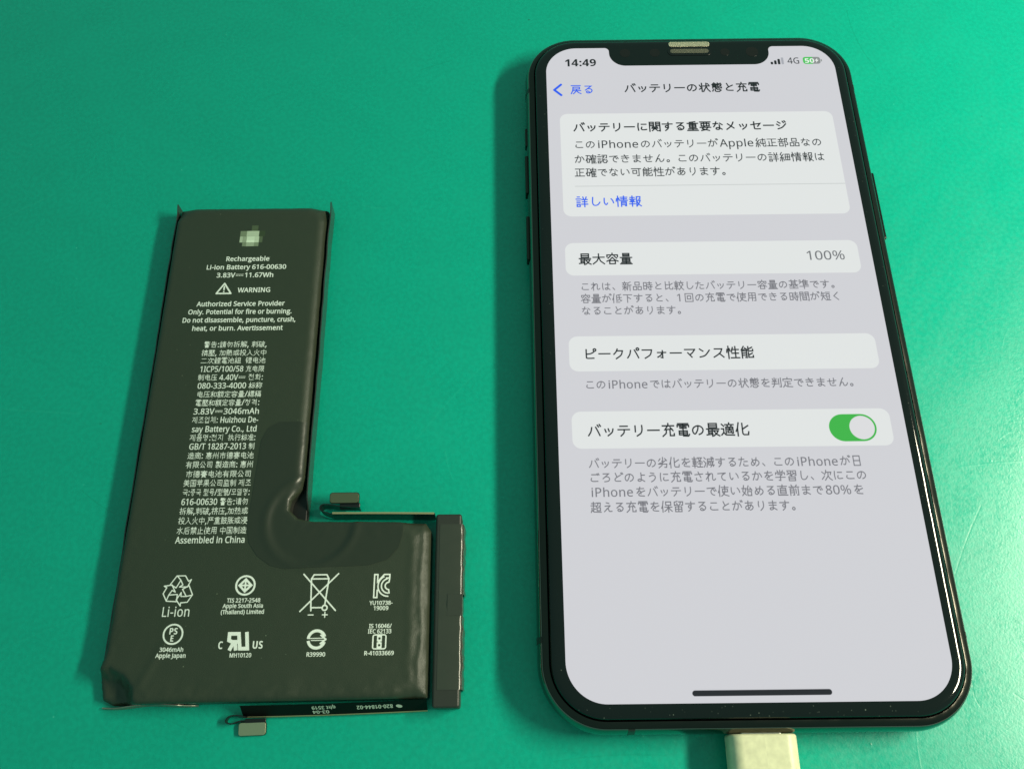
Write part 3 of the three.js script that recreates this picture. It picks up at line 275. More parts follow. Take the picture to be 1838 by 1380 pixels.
// ---------------------------------------------------------------- helpers
const noise = createNoise2D(seeded(7));
const fbm = (x, y, n = 4) => { let s = 0, a = 0.5; for (let i = 0; i < n; i++, a *= 0.5, x *= 2.03, y *= 2.03) s += a * noise(x, y); return s; };
const lin = (r, g, b) => new THREE.Color().setRGB(r, g, b);
const std = (color, roughness, o = {}) => new THREE.MeshPhysicalMaterial({ color, roughness, ...o });
function obj(name, geometry, material, parent) {
  const m = new THREE.Mesh(geometry, material); m.name = name; m.castShadow = m.receiveShadow = true; parent.add(m); return m;
}
function thing(name, label, category) { const o = new THREE.Group(); o.name = name; o.userData = { label, category }; scene.add(o); return o; }
const canvasTexture = (c, srgb = true) => { const t = new THREE.CanvasTexture(c); if (srgb) t.colorSpace = THREE.SRGBColorSpace; t.magFilter = THREE.LinearFilter; return t; };
function dataTexture(n, f) {                                        // grey texture of n x n, f(x, y) gives 0..1
  const d = new Uint8Array(n * n * 4);
  for (let y = 0, i = 0; y < n; y++) for (let x = 0; x < n; x++, i += 4) { const v = Math.max(0, Math.min(255, Math.round(f(x, y) * 255))); d[i] = d[i + 1] = d[i + 2] = v; d[i + 3] = 255; }
  const t = new THREE.DataTexture(d, n, n); t.wrapS = t.wrapT = THREE.RepeatWrapping; t.magFilter = THREE.LinearFilter; t.needsUpdate = true; return t;
}
function creased(g, angle) {                                         // the crease test of three.js rounds to 0.01 units, so it is made in millimetres
  return toCreasedNormals(g.scale(1 / MM, 1 / MM, 1 / MM), angle).scale(MM, MM, MM);
}
function geometryOf(positions, index, uv) {                         // millimetres in, metres out
  const g = new THREE.BufferGeometry();
  g.setAttribute('position', new THREE.Float32BufferAttribute(positions.map((v) => v * MM), 3));
  g.setAttribute('uv', new THREE.Float32BufferAttribute(uv ?? new Array((positions.length / 3) * 2).fill(0), 2));
  if (index) g.setIndex(index);
  g.computeVertexNormals();
  return g;
}
const box = (x0, x1, y0, y1, z0, z1, r = 0.15, seg = 2) => new RoundedBoxGeometry((x1 - x0) * MM, (y1 - y0) * MM, (z1 - z0) * MM, seg, r * MM).translate(((x0 + x1) / 2) * MM, ((y0 + y1) / 2) * MM, ((z0 + z1) / 2) * MM);

// ---------------------------------------------------------------- the mat
const MAT = { size: 300, n: 2048 };                                 // its texture repeats every 300 mm
function matMaterial() {
  const { size, n } = MAT, s = n / size, rand = seeded(11);
  const draw = (ground, paint) => { const c = document.createElement('canvas'); c.width = c.height = n; const g = c.getContext('2d'); g.fillStyle = ground; g.fillRect(0, 0, n, n); paint(g); return c; };
  const marks = [];                                                 // scratches, nicks, flecks: shared by colour, gloss and relief
  for (let i = 0; i < 620; i++) { const l = 1 + Math.pow(rand(), 3) * 26, a = (rand() < 0.6 ? -0.35 : 1.1) + (rand() - 0.5) * 1.9; marks.push({ x: rand() * size, z: rand() * size, dx: Math.cos(a) * l, dz: Math.sin(a) * l, bend: (rand() - 0.5) * l * 0.25, w: 0.05 + rand() * 0.1, v: rand() }); }
  const nicks = []; for (let i = 0; i < 260; i++) nicks.push({ x: rand() * size, z: rand() * size, r: 0.1 + rand() * rand() * 0.55, a: rand() * 3, k: 0.4 + rand() * 0.6, v: rand() });
  const strokeMarks = (g, style, gain) => { g.lineCap = 'round'; for (const m of marks) { g.strokeStyle = style(m); g.lineWidth = m.w * s * gain; g.beginPath(); g.moveTo(m.x * s, m.z * s); g.quadraticCurveTo((m.x + m.dx / 2 - m.dz * 0.1 + m.bend) * s, (m.z + m.dz / 2 + m.bend) * s, (m.x + m.dx) * s, (m.z + m.dz) * s); g.stroke(); } };
  const spots = (g, style, gain) => { for (const m of nicks) { g.fillStyle = style(m); g.beginPath(); g.ellipse(m.x * s, m.z * s, m.r * s * gain, m.r * m.k * s * gain, m.a, 0, 7); g.fill(); } };
  const colour = draw('#000', (g) => {
    const im = g.getImageData(0, 0, n, n), d = im.data;
    for (let y = 0, i = 0; y < n; y++) for (let x = 0; x < n; x++, i += 4) {
      const a = (x / n) * 2 * Math.PI, b = (y / n) * 2 * Math.PI;
      const v = 1 + 0.018 * fbm(Math.cos(a) * 2 + Math.cos(b) * 3, Math.sin(a) * 2 + Math.sin(b) * 3, 3) + 0.03 * noise(x * 0.11, y * 0.11) + 0.02 * noise(x * 0.45, y * 0.45);
      d[i] = 0; d[i + 1] = 167 * v; d[i + 2] = 141 * v; d[i + 3] = 255;
    }
    g.putImageData(im, 0, 0);
    strokeMarks(g, (m) => (m.v < 0.62 ? `rgba(130,205,172,${0.06 + m.v * 0.3})` : `rgba(0,96,70,${0.08 + (m.v - 0.62) * 0.5})`), 1);
    spots(g, (m) => (m.v < 0.1 ? 'rgba(40,70,52,0.6)' : m.v < 0.4 ? 'rgba(150,215,180,0.35)' : 'rgba(0,110,80,0.15)'), 0.55);
    for (let i = 0; i < 260; i++) { g.fillStyle = `rgba(190,230,205,${0.25 + rand() * 0.55})`; g.beginPath(); g.arc(rand() * n, rand() * n, (0.05 + rand() * 0.07) * s, 0, 7); g.fill(); }
  });
  const relief = draw('#808080', (g) => {
    const im = g.getImageData(0, 0, n, n), d = im.data;
    for (let y = 0, i = 0; y < n; y++) for (let x = 0; x < n; x++, i += 4) { const v = 128 + 7 * noise(x * 0.21, y * 0.21) + 10 * noise(x * 0.47 + 9, y * 0.47) + 10 * fbm(x * 0.02, y * 0.02, 3); d[i] = d[i + 1] = d[i + 2] = v; }
    g.putImageData(im, 0, 0);
    strokeMarks(g, (m) => (m.v < 0.5 ? `rgba(210,210,210,${0.2 + m.v * 0.6})` : `rgba(40,40,40,${0.1 + (m.v - 0.5) * 0.8})`), 1.1);
    spots(g, (m) => (m.v < 0.5 ? 'rgba(225,225,225,0.5)' : 'rgba(20,20,20,0.5)'), 0.8);
  });
  const gloss = dataTexture(1024, (x, y) => { const a = (x / 1024) * 6.2832, b = (y / 1024) * 6.2832; return 0.30 + 0.09 * fbm(Math.cos(a) * 3 + 5 + Math.cos(b) * 2, Math.sin(a) * 3 + Math.sin(b) * 2, 4) + 0.05 * noise(x * 0.2, y * 0.2); });
  const wrap = (t) => { t.wrapS = t.wrapT = THREE.RepeatWrapping; return t; };
  return new THREE.MeshPhysicalMaterial({ map: wrap(canvasTexture(colour)), bumpMap: wrap(canvasTexture(relief, false)), bumpScale: 0.00013, roughnessMap: gloss, roughness: 1, ior: 1.5 });
}
{
  const w = 1500, g = new THREE.BoxGeometry(w * MM, 2 * MM, w * MM).translate(0, -1 * MM, 0), p = g.attributes.position, uv = g.attributes.uv;
  for (let i = 0; i < p.count; i++) uv.setXY(i, p.getX(i) / MM / MAT.size + 0.13, p.getZ(i) / MM / MAT.size + 0.31);
  const m = obj('work_mat', g, matMaterial(), scene);
  m.userData = { kind: 'structure', label: 'green rubber work mat with fine scratches' };
}

// ---------------------------------------------------------------- the lamp to the right of the picture
{
  const t = thing('desk_lamp', 'black desk lamp with a long LED bar standing right of the phone', 'lamp');
  const black = std(lin(0.03, 0.03, 0.03), 0.5);
  const head = new THREE.Group(); head.name = 'lamp_head'; t.add(head);
  head.position.copy(lampLight.position); head.quaternion.copy(LAMP.turn);
  obj('housing', new RoundedBoxGeometry((LAMP.width + 16) * MM, (LAMP.depth + 14) * MM, 16 * MM, 3, 5 * MM).translate(0, 0, 10 * MM), black, head);
  obj('led_panel', new THREE.BoxGeometry(LAMP.width * MM, LAMP.depth * MM, 1 * MM).translate(0, 0, 1.4 * MM), new THREE.MeshStandardMaterial({ color: 0xffffff, emissive: lin(1, 0.94, 0.75), emissiveIntensity: 2 }), head);
  const back = new THREE.Vector3(0, 0, 14 * MM).applyQuaternion(LAMP.turn).add(head.position);
  const curve = new THREE.CatmullRomCurve3([back, new THREE.Vector3(back.x + 0.06, back.y + 0.03, back.z), new THREE.Vector3(0.42, 0.2, back.z), new THREE.Vector3(0.43, 0.012, back.z)]);
  obj('arm', new THREE.TubeGeometry(curve, 40, 0.007, 12), black, t);
  obj('base', new THREE.CylinderGeometry(0.075, 0.08, 0.016, 48).translate(0.43, 0.0082, back.z), black, t);
}

// ---------------------------------------------------------------- the phone
const PHONE = { hw: 35.7, hh: 72, r: 11 };
function ringAt(d, n = 28, shape = PHONE) {                         // rounded rectangle drawn in by d
  const hw = shape.hw - d, hh = shape.hh - d, r = Math.max(shape.r - d, 0.4), pts = [];
  for (const [sx, sz, a0] of [[1, 1, 0], [-1, 1, 1], [-1, -1, 2], [1, -1, 3]]) for (let i = 0; i <= n; i++) {
    const a = (a0 + i / n) * (Math.PI / 2); pts.push([sx * (hw - r) + Math.cos(a) * r, sz * (hh - r) + Math.sin(a) * r]);
  }
  const all = [], m = n + 1; pts.forEach((p, i) => { all.push(p); if (i % m === n) { const q = pts[(i + 1) % pts.length]; for (let k = 1; k < 60; k++) all.push([p[0] + ((q[0] - p[0]) * k) / 60, p[1] + ((q[1] - p[1]) * k) / 60]); } });
  return all;
}
function sweep(profile, cap = false, crease = 0.6, wobble) {         // profile: [inset, height] from low to high, swept round the phone
  const pos = [], idx = [], rings = profile.map(([d, y]) => ringAt(d).map(([x, z], i) => [x, y, z])), n = rings[0].length;
  rings.forEach((r, k) => r.forEach(([x, y, z]) => { const w = wobble ? wobble(x, z, k) : 0; pos.push(x, y + w, z); }));
  for (let k = 0; k + 1 < rings.length; k++) for (let i = 0; i < n; i++) { const j = (i + 1) % n, a = k * n + i, b = k * n + j; idx.push(a, a + n, b, b, a + n, b + n); }
  if (cap) { const c = pos.length / 3, k = (rings.length - 1) * n; pos.push(0, profile.at(-1)[1], 0); for (let i = 0; i < n; i++) idx.push(k + i, c, k + ((i + 1) % n)); }
  return creased(geometryOf(pos, idx), crease);
}
const FRAME = [[2.4, 0.5], [1.6, 0.62], [1.0, 1.0], [0.5, 1.7], [0.16, 2.7], [0.02, 3.7], [0, 4.1], [0.04, 4.7], [0.2, 5.6], [0.45, 6.3], [0.62, 6.6], [0.72, 6.7], [0.82, 6.7], [0.86, 6.5]];
const phone = thing('smartphone', 'black smartphone lying face up with its battery settings page lit', 'phone');
{
  const steel = std(lin(0.21, 0.205, 0.18), 0.13, { metalness: 1 }), gasket = std(lin(0.05, 0.048, 0.042), 0.28, { metalness: 1 }), blackGlass = std(lin(0.006, 0.007, 0.007), 0.07, { clearcoat: 0.4, clearcoatRoughness: 0.03 });
  // dust on the black border
  const dust = document.createElement('canvas'); dust.width = 1024; dust.height = 2048;
  { const g = dust.getContext('2d'), rand = seeded(77); g.fillStyle = '#0d100f'; g.fillRect(0, 0, 1024, 2048);
    const speck = (x, z, a) => { g.fillStyle = `rgba(175,185,170,${a})`; g.beginPath(); g.arc(((x + 36) / 72) * 1024, ((z + 72.5) / 145) * 2048, 0.5 + rand() * 1.0, 0, 7); g.fill(); };
    for (let i = 0; i < 46; i++) speck(-33 + rand() * 66, 68.0 + rand() * 1.9, 0.15 + rand() * 0.5);
    for (let i = 0; i < 50; i++) speck((rand() < 0.5 ? -1 : 1) * (31.6 + rand() * 2), -68 + rand() * 136, 0.1 + rand() * 0.35); }
  const dusty = (g) => { const p = g.attributes.position, uv = new Float32Array(p.count * 2); for (let i = 0; i < p.count; i++) { uv[i * 2] = (p.getX(i) / MM + 36) / 72; uv[i * 2 + 1] = 1 - (p.getZ(i) / MM + 72.5) / 145; } g.setAttribute('uv', new THREE.BufferAttribute(uv, 2)); return g; };
  const frontGlass = std(0xffffff, 0.07, { map: canvasTexture(dust) });
  obj('frame', sweep(FRAME), steel, phone);
  obj('back_glass', sweep([[3.4, 0.02], [2.6, 0.12], [2.2, 0.45], [2.0, 0.7]]), blackGlass, phone);
  obj('back_plate', (() => { const s = new THREE.Shape(ringAt(3.3).map(([x, z]) => new THREE.Vector2(x * MM, -z * MM))); return new THREE.ShapeGeometry(s).rotateX(Math.PI / 2).translate(0, 0.03 * MM, 0); })(), blackGlass, phone);
  const nz = (x, z, k) => (k === 2 ? 0.03 * noise(x * 0.5, z * 0.5) : k === 4 ? 0.03 * noise(x * 1.3, z * 1.3) : 0), wave = (x, z, k) => (k > 3 && k < 6 ? 0.012 * noise(x * 0.35, z * 0.22) + 0.005 * noise(x * 1.1, z * 0.8) : 0);
  obj('bezel_lip', sweep([[0.84, 6.4], [0.88, 6.78], [1.2, 6.98], [1.72, 7.2], [1.86, 7.22], [1.93, 7.15], [1.98, 6.6]], false, 0.6, nz), gasket, phone);
  const glass = obj('front_glass', dusty(sweep([[2.1, 6.6], [2.1, 7.3], [2.15, 7.5], [2.32, 7.74], [2.58, 7.92], [2.9, 8.03], [3.3, 8.09], [3.75, 8.1], [4.1, 8.1]], true, 0.5, wave)), frontGlass, phone);
  // the lit area with its notch
  const W = 31.2, H = 67.55, R = 6.6, s = new THREE.Shape(), p = (x, z) => [x * MM, -z * MM], nx = 17.4, nd = 5.0;
  const corner = (cx, cz, a0, r = R, dir = 1) => { for (let i = 0; i <= 20; i++) { const a = a0 + dir * (i / 20) * (Math.PI / 2); s.lineTo(...p(cx + Math.cos(a) * r, cz + Math.sin(a) * r)); } };
  s.moveTo(...p(-W, 0)); corner(-W + R, -H + R, Math.PI);
  corner(-nx - 1, -H + 1, -Math.PI / 2, 1); corner(-nx + 3.5, -H + nd - 3.5, Math.PI, 3.5, -1);
  corner(nx - 3.5, -H + nd - 3.5, Math.PI / 2, 3.5, -1); corner(nx + 1, -H + 1, Math.PI, 1);
  corner(W - R, -H + R, -Math.PI / 2); corner(W - R, H - R, 0); corner(-W + R, H - R, Math.PI / 2);
  const g = new THREE.ShapeGeometry(s).rotateX(-Math.PI / 2).translate(0, 8.13 * MM, 0), q = g.attributes.position, uv = g.attributes.uv;
  for (let i = 0; i < q.count; i++) uv.setXY(i, (q.getX(i) / MM + W) / (2 * W), (H - q.getZ(i) / MM) / (2 * H));
  obj('screen', g, new THREE.MeshPhysicalMaterial({ color: lin(0.004, 0.004, 0.004), roughness: 0.09, emissive: 0xffffff, emissiveIntensity: 0.92, emissiveMap: canvasTexture(screenCanvas()) }), phone);
  // earpiece and the sensors beside it
  const pill = (x0, x1, z0, z1, y, h, bevel) => { const r = (z1 - z0) / 2, e = new THREE.Shape(); e.absarc((x1 - r) * MM, -((z0 + z1) / 2) * MM, r * MM, -Math.PI / 2, Math.PI / 2); e.absarc((x0 + r) * MM, -((z0 + z1) / 2) * MM, r * MM, Math.PI / 2, Math.PI * 1.5); e.closePath(); return new THREE.ExtrudeGeometry(e, { depth: h * MM, bevelEnabled: bevel > 0, bevelSize: bevel * MM, bevelThickness: bevel * MM, bevelOffset: -bevel * MM, bevelSegments: 3, curveSegments: 16 }).rotateX(-Math.PI / 2).translate(0, y * MM, 0); };
  const mesh = dataTexture(256, (x, y) => 0.5 + 0.28 * Math.sin(x * 0.8) * Math.sin(y * 0.8) + 0.25 * noise(x * 0.09, y * 0.09)); mesh.repeat.set(130, 130);
  const ear = obj('earpiece', pill(-4.65, 5.0, -67.55, -65.25, 8.05, 0.11, 0.05), std(lin(0.004, 0.004, 0.004), 0.3), glass);
  obj('speaker_mesh', pill(-4.05, 4.35, -67.0, -65.85, 8.14, 0.06, 0.05), std(lin(0.17, 0.165, 0.125), 0.55, { metalness: 0.7, bumpMap: mesh, bumpScale: 0.00025 }), ear);
  obj('mesh_strip', pill(-4.3, 4.7, -69.0, -67.7, 8.0, 0.2, 0.1), std(lin(0.6, 0.57, 0.42), 0.5, { metalness: 0.75, bumpMap: mesh, bumpScale: 0.0003 }), glass);
  for (const [x, r] of [[-13.9, 1.15], [-7.4, 1.1], [7.9, 1.0], [13.8, 1.35]]) obj('sensor', new THREE.CylinderGeometry(r * MM, r * MM, 0.02 * MM, 32).translate(x * MM, 8.112 * MM, -66.1 * MM), std(lin(0.009, 0.0065, 0.0055), 0.12), glass);
  // keys on the sides
  const key = (name, x0, x1, z0, z1, h = 1.25) => obj(name, box(x0, x1, 4.1 - h, 4.1 + h, z0, z1, 0.3, 3), gasket, phone);
  key('mute_switch', -36.0, -35.4, -48.6, -44.0, 1.0); key('volume_button', -36.12, -35.4, -41.3, -31.9); key('volume_button', -36.12, -35.4, -26.3, -16.1); key('side_button', 35.4, 36.25, -36, -20);
  // plastic lines across the frame
  const plastic = std(lin(0.02, 0.02, 0.018), 0.4), band = (place) => {
    const pos = [], idx = []; FRAME.forEach(([d, y], i) => { for (const e of [0, 1]) pos.push(...place(d - 0.03, y, e)); if (i) { const a = (i - 1) * 2; idx.push(a, a + 1, a + 2, a + 1, a + 3, a + 2); } });
    return obj('antenna_line', geometryOf(pos, idx), plastic, phone);
  };
  band((d, y, e) => [-35.7 + d, y, 56.8 + e * 1.1]); band((d, y, e) => [35.7 - d, y, 56.8 + e * 1.1]); band((d, y, e) => [-21.5 + e * 1.1, y, 72 - d]); band((d, y, e) => [-35.7 + d, y, -57.9 + e * 1.1]); band((d, y, e) => [35.7 - d, y, -57.9 + e * 1.1]);
}

// ---------------------------------------------------------------- the plug of the charging cable
{
  const t = thing('charging_cable', 'cream white charging cable plugged into the bottom of the smartphone', 'cable'), stain = document.createElement('canvas');
  stain.width = stain.height = 256; { const g = stain.getContext('2d'), im = g.getImageData(0, 0, 256, 256), d = im.data; for (let i = 0; i < 65536; i++) { const v = 1 + 0.07 * fbm((i % 256) * 0.03, Math.floor(i / 256) * 0.03, 4); d[i * 4] = 216 * v; d[i * 4 + 1] = 213 * v; d[i * 4 + 2] = 178 * v; d[i * 4 + 3] = 255; } g.putImageData(im, 0, 0); }
  const stains = canvasTexture(stain); stains.wrapS = stains.wrapT = THREE.RepeatWrapping; stains.repeat.set(60, 60);   // the housing's uv are metres
  const cream = std(0xffffff, 0.42, { map: stains });
  const shape = new THREE.Shape(), w = 5.5, h = 2.9, r = 2.1, x0 = -0.1, y0 = 4.1;
  const rr = (s, a, b, q) => { s.moveTo(-a + q, -b); s.lineTo(a - q, -b); s.absarc(a - q, -b + q, q, -Math.PI / 2, 0); s.lineTo(a, b - q); s.absarc(a - q, b - q, q, 0, Math.PI / 2); s.lineTo(-a + q, b); s.absarc(-a + q, b - q, q, Math.PI / 2, Math.PI); s.lineTo(-a, -b + q); s.absarc(-a + q, -b + q, q, Math.PI, Math.PI * 1.5); };
  rr(shape, w * MM, h * MM, r * MM);
  const housing = new THREE.ExtrudeGeometry(shape, { depth: 22 * MM, bevelEnabled: true, bevelSize: 0.45 * MM, bevelThickness: 0.45 * MM, bevelOffset: -0.45 * MM, bevelSegments: 4, curveSegments: 12 }).translate(x0 * MM, y0 * MM, 72.55 * MM);
  obj('plug_housing', housing, cream, t);
  obj('plug_tip', box(x0 - 3.3, x0 + 3.3, y0 - 0.75, y0 + 0.75, 71.4, 72.3, 0.3), std(lin(0.6, 0.59, 0.55), 0.3, { metalness: 1 }), t);
  obj('cable', new THREE.TubeGeometry(new THREE.CatmullRomCurve3([[x0, 4.1, 95], [x0, 3.9, 108], [x0 + 3, 2, 140], [x0 + 10, 1.75, 220]].map((v) => new THREE.Vector3(...v).multiplyScalar(MM))), 60, 1.7 * MM, 14), cream, t);
}

// ---------------------------------------------------------------- the battery
const battery = thing('phone_battery', 'black L-shaped phone battery with white printed label', 'battery');
const TOP = 4.7;
const OUTLINE = [[-107.4, -30.0], [-77.0, -30.0], [-77.0, 28.2], [-77.3, 30.2], [-79.0, 32.4], [-79.2, 34.2], [-77.6, 35.7], [-75.2, 36.25], [-54.9, 36.7], [-53.9, 38.2], [-53.75, 66.0], [-106.4, 66.5], [-108.2, 65.7], [-108.9, 62.8], [-107.7, 58.5]];
function inside(poly, x, z) {                                       // signed distance to a polygon, positive inside
  let d = Infinity, s = 1;
  for (let i = 0, j = poly.length - 1; i < poly.length; j = i++) {
    const [ax, az] = poly[i], [bx, bz] = poly[j], ex = bx - ax, ez = bz - az, wx = x - ax, wz = z - az, t = Math.max(0, Math.min(1, (wx * ex + wz * ez) / (ex * ex + ez * ez)));
    d = Math.min(d, (wx - ex * t) ** 2 + (wz - ez * t) ** 2);
    const a = z >= az, b = z < bz, c = ex * wz > ez * wx; if ((a && b && c) || (!a && !b && !c)) s = -s;
  }
  return -s * Math.sqrt(d);
}
const smooth = (a, b, x) => { const t = Math.max(0, Math.min(1, (x - a) / (b - a))); return t * t * (3 - 2 * t); };
const bump = (x, w) => Math.exp(-((x / w) ** 2));
function heightAt(x, z) {
  const d = Math.max(0, inside(OUTLINE, x, z));
  const footRight = smooth(-60, -55, x), legRight = smooth(-81, -77.5, x) * smooth(36, 30, z), top = smooth(-26, -29.5, z), left = smooth(-104, -107, x), low = smooth(63, 66, z);
  const r = 0.9 + 3.4 * footRight + 1.1 * legRight + 1.6 * top + 0.35 * left + 0.3 * low, k = 0.72 - 0.34 * footRight - 0.1 * top;
  let h = TOP; if (d < r) h -= k * (r - Math.sqrt(Math.max(0, r * r - (r - d) ** 2)));
  h -= 0.55 * top * smooth(4, 0, Math.min(x + 107.4, -77 - x));     // the shoulders of the pouch at its upper end
  const cl = Math.hypot(x + 108, z - 66.9) + 0.25 * noise(x * 0.5, z * 0.5); h -= 2.8 * smooth(6.7, 3.9, cl);                                       // crushed corner
  h += 0.16 * bump((x + 100.3) * 0.9 + (z - 62) * 0.42, 0.8) * smooth(54, 60, z) * smooth(66, 63, z);            // crease beside it
  h -= 0.3 * smooth(8.0, 6.6, Math.hypot(x + 75.0, z - 36.4));       // round dent at the inner corner
  h += 0.14 * bump(Math.hypot(x + 75, z - 36.4) - 8.2, 0.7);
  h += footRight * (0.2 * bump(x + 55.2 + 0.35 * noise(1, z * 0.12), 0.5) + 0.12 * bump(x + 57.3 + 0.3 * noise(5, z * 0.2), 0.7)) * smooth(36.7, 39, z) * smooth(66, 62, z);
  h += 0.045 * fbm(x * 0.055, z * 0.05, 2) + 0.012 * noise(x * 0.35, z * 0.35);
  h += 0.16 * smooth(60, 66, z) * noise(x * 0.09, 3.3) * smooth(-54, -60, x);
  const rimward = smooth(4.5, 0.6, d) * (0.25 + 0.75 * smooth(34, 42, z)); h += rimward * (0.07 * noise(x * 0.32 + 4, z * 0.32) + 0.035 * noise(x * 0.8, z * 0.8 + 7));   // the wrap puckers along its edges
  h += 0.06 * Math.max(0, noise(x * 0.11 + 20, z * 0.26)) * smooth(56, 62, z);
  return h;
}
// top of a plan shape: a grid cut along the line where plan() is nought; the rim is kept for the walls
function plateau(plan, height, [x0, x1, z0, z1], step) {
  const nx = Math.ceil((x1 - x0) / step), nz = Math.ceil((z1 - z0) / step), pos = [], idx = [], key = new Map(), rim = [];
  const val = new Float32Array((nx + 1) * (nz + 1)), X = (i) => x0 + ((x1 - x0) * i) / nx, Z = (j) => z0 + ((z1 - z0) * j) / nz;
  for (let j = 0; j <= nz; j++) for (let i = 0; i <= nx; i++) val[j * (nx + 1) + i] = plan(X(i), Z(j)) || 1e-6;
  const vertex = (k, x, z) => { if (!key.has(k)) { key.set(k, pos.length / 3); pos.push(x, height(x, z), z); } return key.get(k); };
  const at = (q) => vertex(String(q), X(q % (nx + 1)), Z(Math.floor(q / (nx + 1))));
  const cut = (a, b) => { if (a > b) [a, b] = [b, a]; const t = val[a] / (val[a] - val[b]), xa = X(a % (nx + 1)), za = Z(Math.floor(a / (nx + 1))), xb = X(b % (nx + 1)), zb = Z(Math.floor(b / (nx + 1))); return vertex(a + '_' + b, xa + (xb - xa) * t, za + (zb - za) * t); };
  const tri = (a, b, c) => {
    const q = [a, b, c], up = q.filter((v) => val[v] > 0).length;
    if (!up) return;
    if (up === 3) { idx.push(at(a), at(b), at(c)); return; }
    while (up === 1 ? val[q[0]] <= 0 : val[q[0]] > 0) q.push(q.shift());
    const m = cut(q[0], q[1]), n = cut(q[0], q[2]);
    if (up === 1) { idx.push(at(q[0]), m, n); rim.push([m, n]); } else { idx.push(m, at(q[1]), at(q[2]), m, at(q[2]), n); rim.push([n, m]); }
  };
  for (let j = 0; j < nz; j++) for (let i = 0; i < nx; i++) { const a = j * (nx + 1) + i, b = a + 1, c = a + nx + 1, e = c + 1; tri(a, c, b); tri(b, c, e); }
  return { pos, idx, rim };
}
const labelUV = (pos) => { const uv = []; for (let i = 0; i < pos.length; i += 3) uv.push((pos[i] - LABEL.x0) / (LABEL.x1 - LABEL.x0), (LABEL.z1 - pos[i + 2]) / (LABEL.z1 - LABEL.z0)); return uv; };
{
  const skin = dataTexture(512, (x, y) => 0.5 + 0.25 * noise(x * 0.25, y * 0.25) + 0.2 * noise(x * 0.06, y * 0.06)), film = std(lin(0.03, 0.032, 0.024), 0.36);
  skin.repeat.set(6, 10);
  const plan = (x, z) => inside(OUTLINE, x, z);
  const { pos, idx, rim } = plateau(plan, heightAt, [-109.6, -53, -31, 67.2], 0.33);
  const top = geometryOf(pos, idx, labelUV(pos));
  const wp = [], wi = []; for (const [a, b] of rim) { const k = wp.length / 3; for (const v of [a, b]) wp.push(pos[v * 3], pos[v * 3 + 1], pos[v * 3 + 2], pos[v * 3], 0.05, pos[v * 3 + 2]); wi.push(k, k + 2, k + 1, k + 1, k + 2, k + 3); }
  const pouch = obj('pouch', top, new THREE.MeshPhysicalMaterial({ map: canvasTexture(labelCanvas()), roughness: 0.42, bumpMap: skin, bumpScale: 0.00003 }), battery);
  pouch.userData.label = 'black wrapped cell with white print';
  obj('pouch_side', creased(geometryOf(wp, wi), 0.8), film, battery);
  // film round the inner corner
  const PATCH = [[-77.25, 17.7], [-82.2, 17.65], [-84.2, 18.7], [-85.3, 21.2], [-86.2, 37.2], [-85.6, 40.2], [-83.9, 42.5], [-81.6, 44.1], [-79.2, 44.75], [-64.4, 44.3], [-61.2, 43.3], [-59.4, 41.2], [-58.8, 38.8], [-58.75, 36.9], [-75, 36.6], [-77.9, 36.1], [-79.6, 34.3], [-79.4, 32.2], [-77.6, 29.8], [-77.3, 28]];
  const pp = plateau((x, z) => inside(PATCH, x, z), (x, z) => heightAt(x, z) + 0.07, [-87, -58, 17, 46], 0.3);
  const rimOf = ({ pos, idx, rim }, drop) => { const p = [...pos], i = [...idx]; for (const [a, b] of rim) { const k = p.length / 3; for (const v of [a, b]) p.push(pos[v * 3], pos[v * 3 + 1], pos[v * 3 + 2], pos[v * 3], pos[v * 3 + 1] - drop, pos[v * 3 + 2]); i.push(k, k + 2, k + 1, k + 1, k + 2, k + 3); } return geometryOf(p, i); };
  obj('film_patch', creased(rimOf(pp, 0.08), 0.6), std(lin(0.028, 0.033, 0.0215), 0.31, { bumpMap: skin, bumpScale: 0.00002 }), battery);
  // flap of the wrap along the right side of the long arm, and on its left
  const strip = (x, z0, z1, h, thick, lean, name, material = film) => {
    const P = [], I = [], n = 90; for (let i = 0; i <= n; i++) { const z = z0 + ((z1 - z0) * i) / n, xx = x + 0.1 * noise(z * 0.08, 2), hh = h(z); for (const [dx, y] of [[0, 0.05], [thick, 0.05], [thick + lean, hh], [lean, hh]]) P.push(xx + dx, y, z); if (i) for (let k = 0; k < 4; k++) { const a = (i - 1) * 4 + k, b = (i - 1) * 4 + ((k + 1) % 4); I.push(a, a + 4, b, b, a + 4, b + 4); } }
    I.push(0, 2, 1, 0, 3, 2, n * 4, n * 4 + 1, n * 4 + 2, n * 4, n * 4 + 2, n * 4 + 3);
    return obj(name, creased(geometryOf(P, I), 0.5), material, battery);
  };
  const sideFilm = std(lin(0.035, 0.04, 0.034), 0.22, { clearcoat: 0.3 });
  strip(-76.55, -30.9, 35.4, (z) => 3.9 + 0.12 * noise(z * 0.2, 1) + 0.5 * smooth(-28, -30.9, z) - 2.9 * smooth(31, 35.2, z), 0.22, 0.12, 'side_flap', sideFilm);
  strip(-107.95, -30.8, 60.5, (z) => 3.6 + 0.1 * noise(z * 0.2, 4) + 0.5 * smooth(-28, -30.9, z), 0.2, -0.1, 'side_flap', sideFilm);
  obj('gap_shade_block', box(-79.6, -76.5, 0.06, 1.7, 29.5, 36.2, 0.3), std(lin(0.006, 0.006, 0.005), 0.5), battery);  // near-black block added to stand in for deep shade in the corner gap
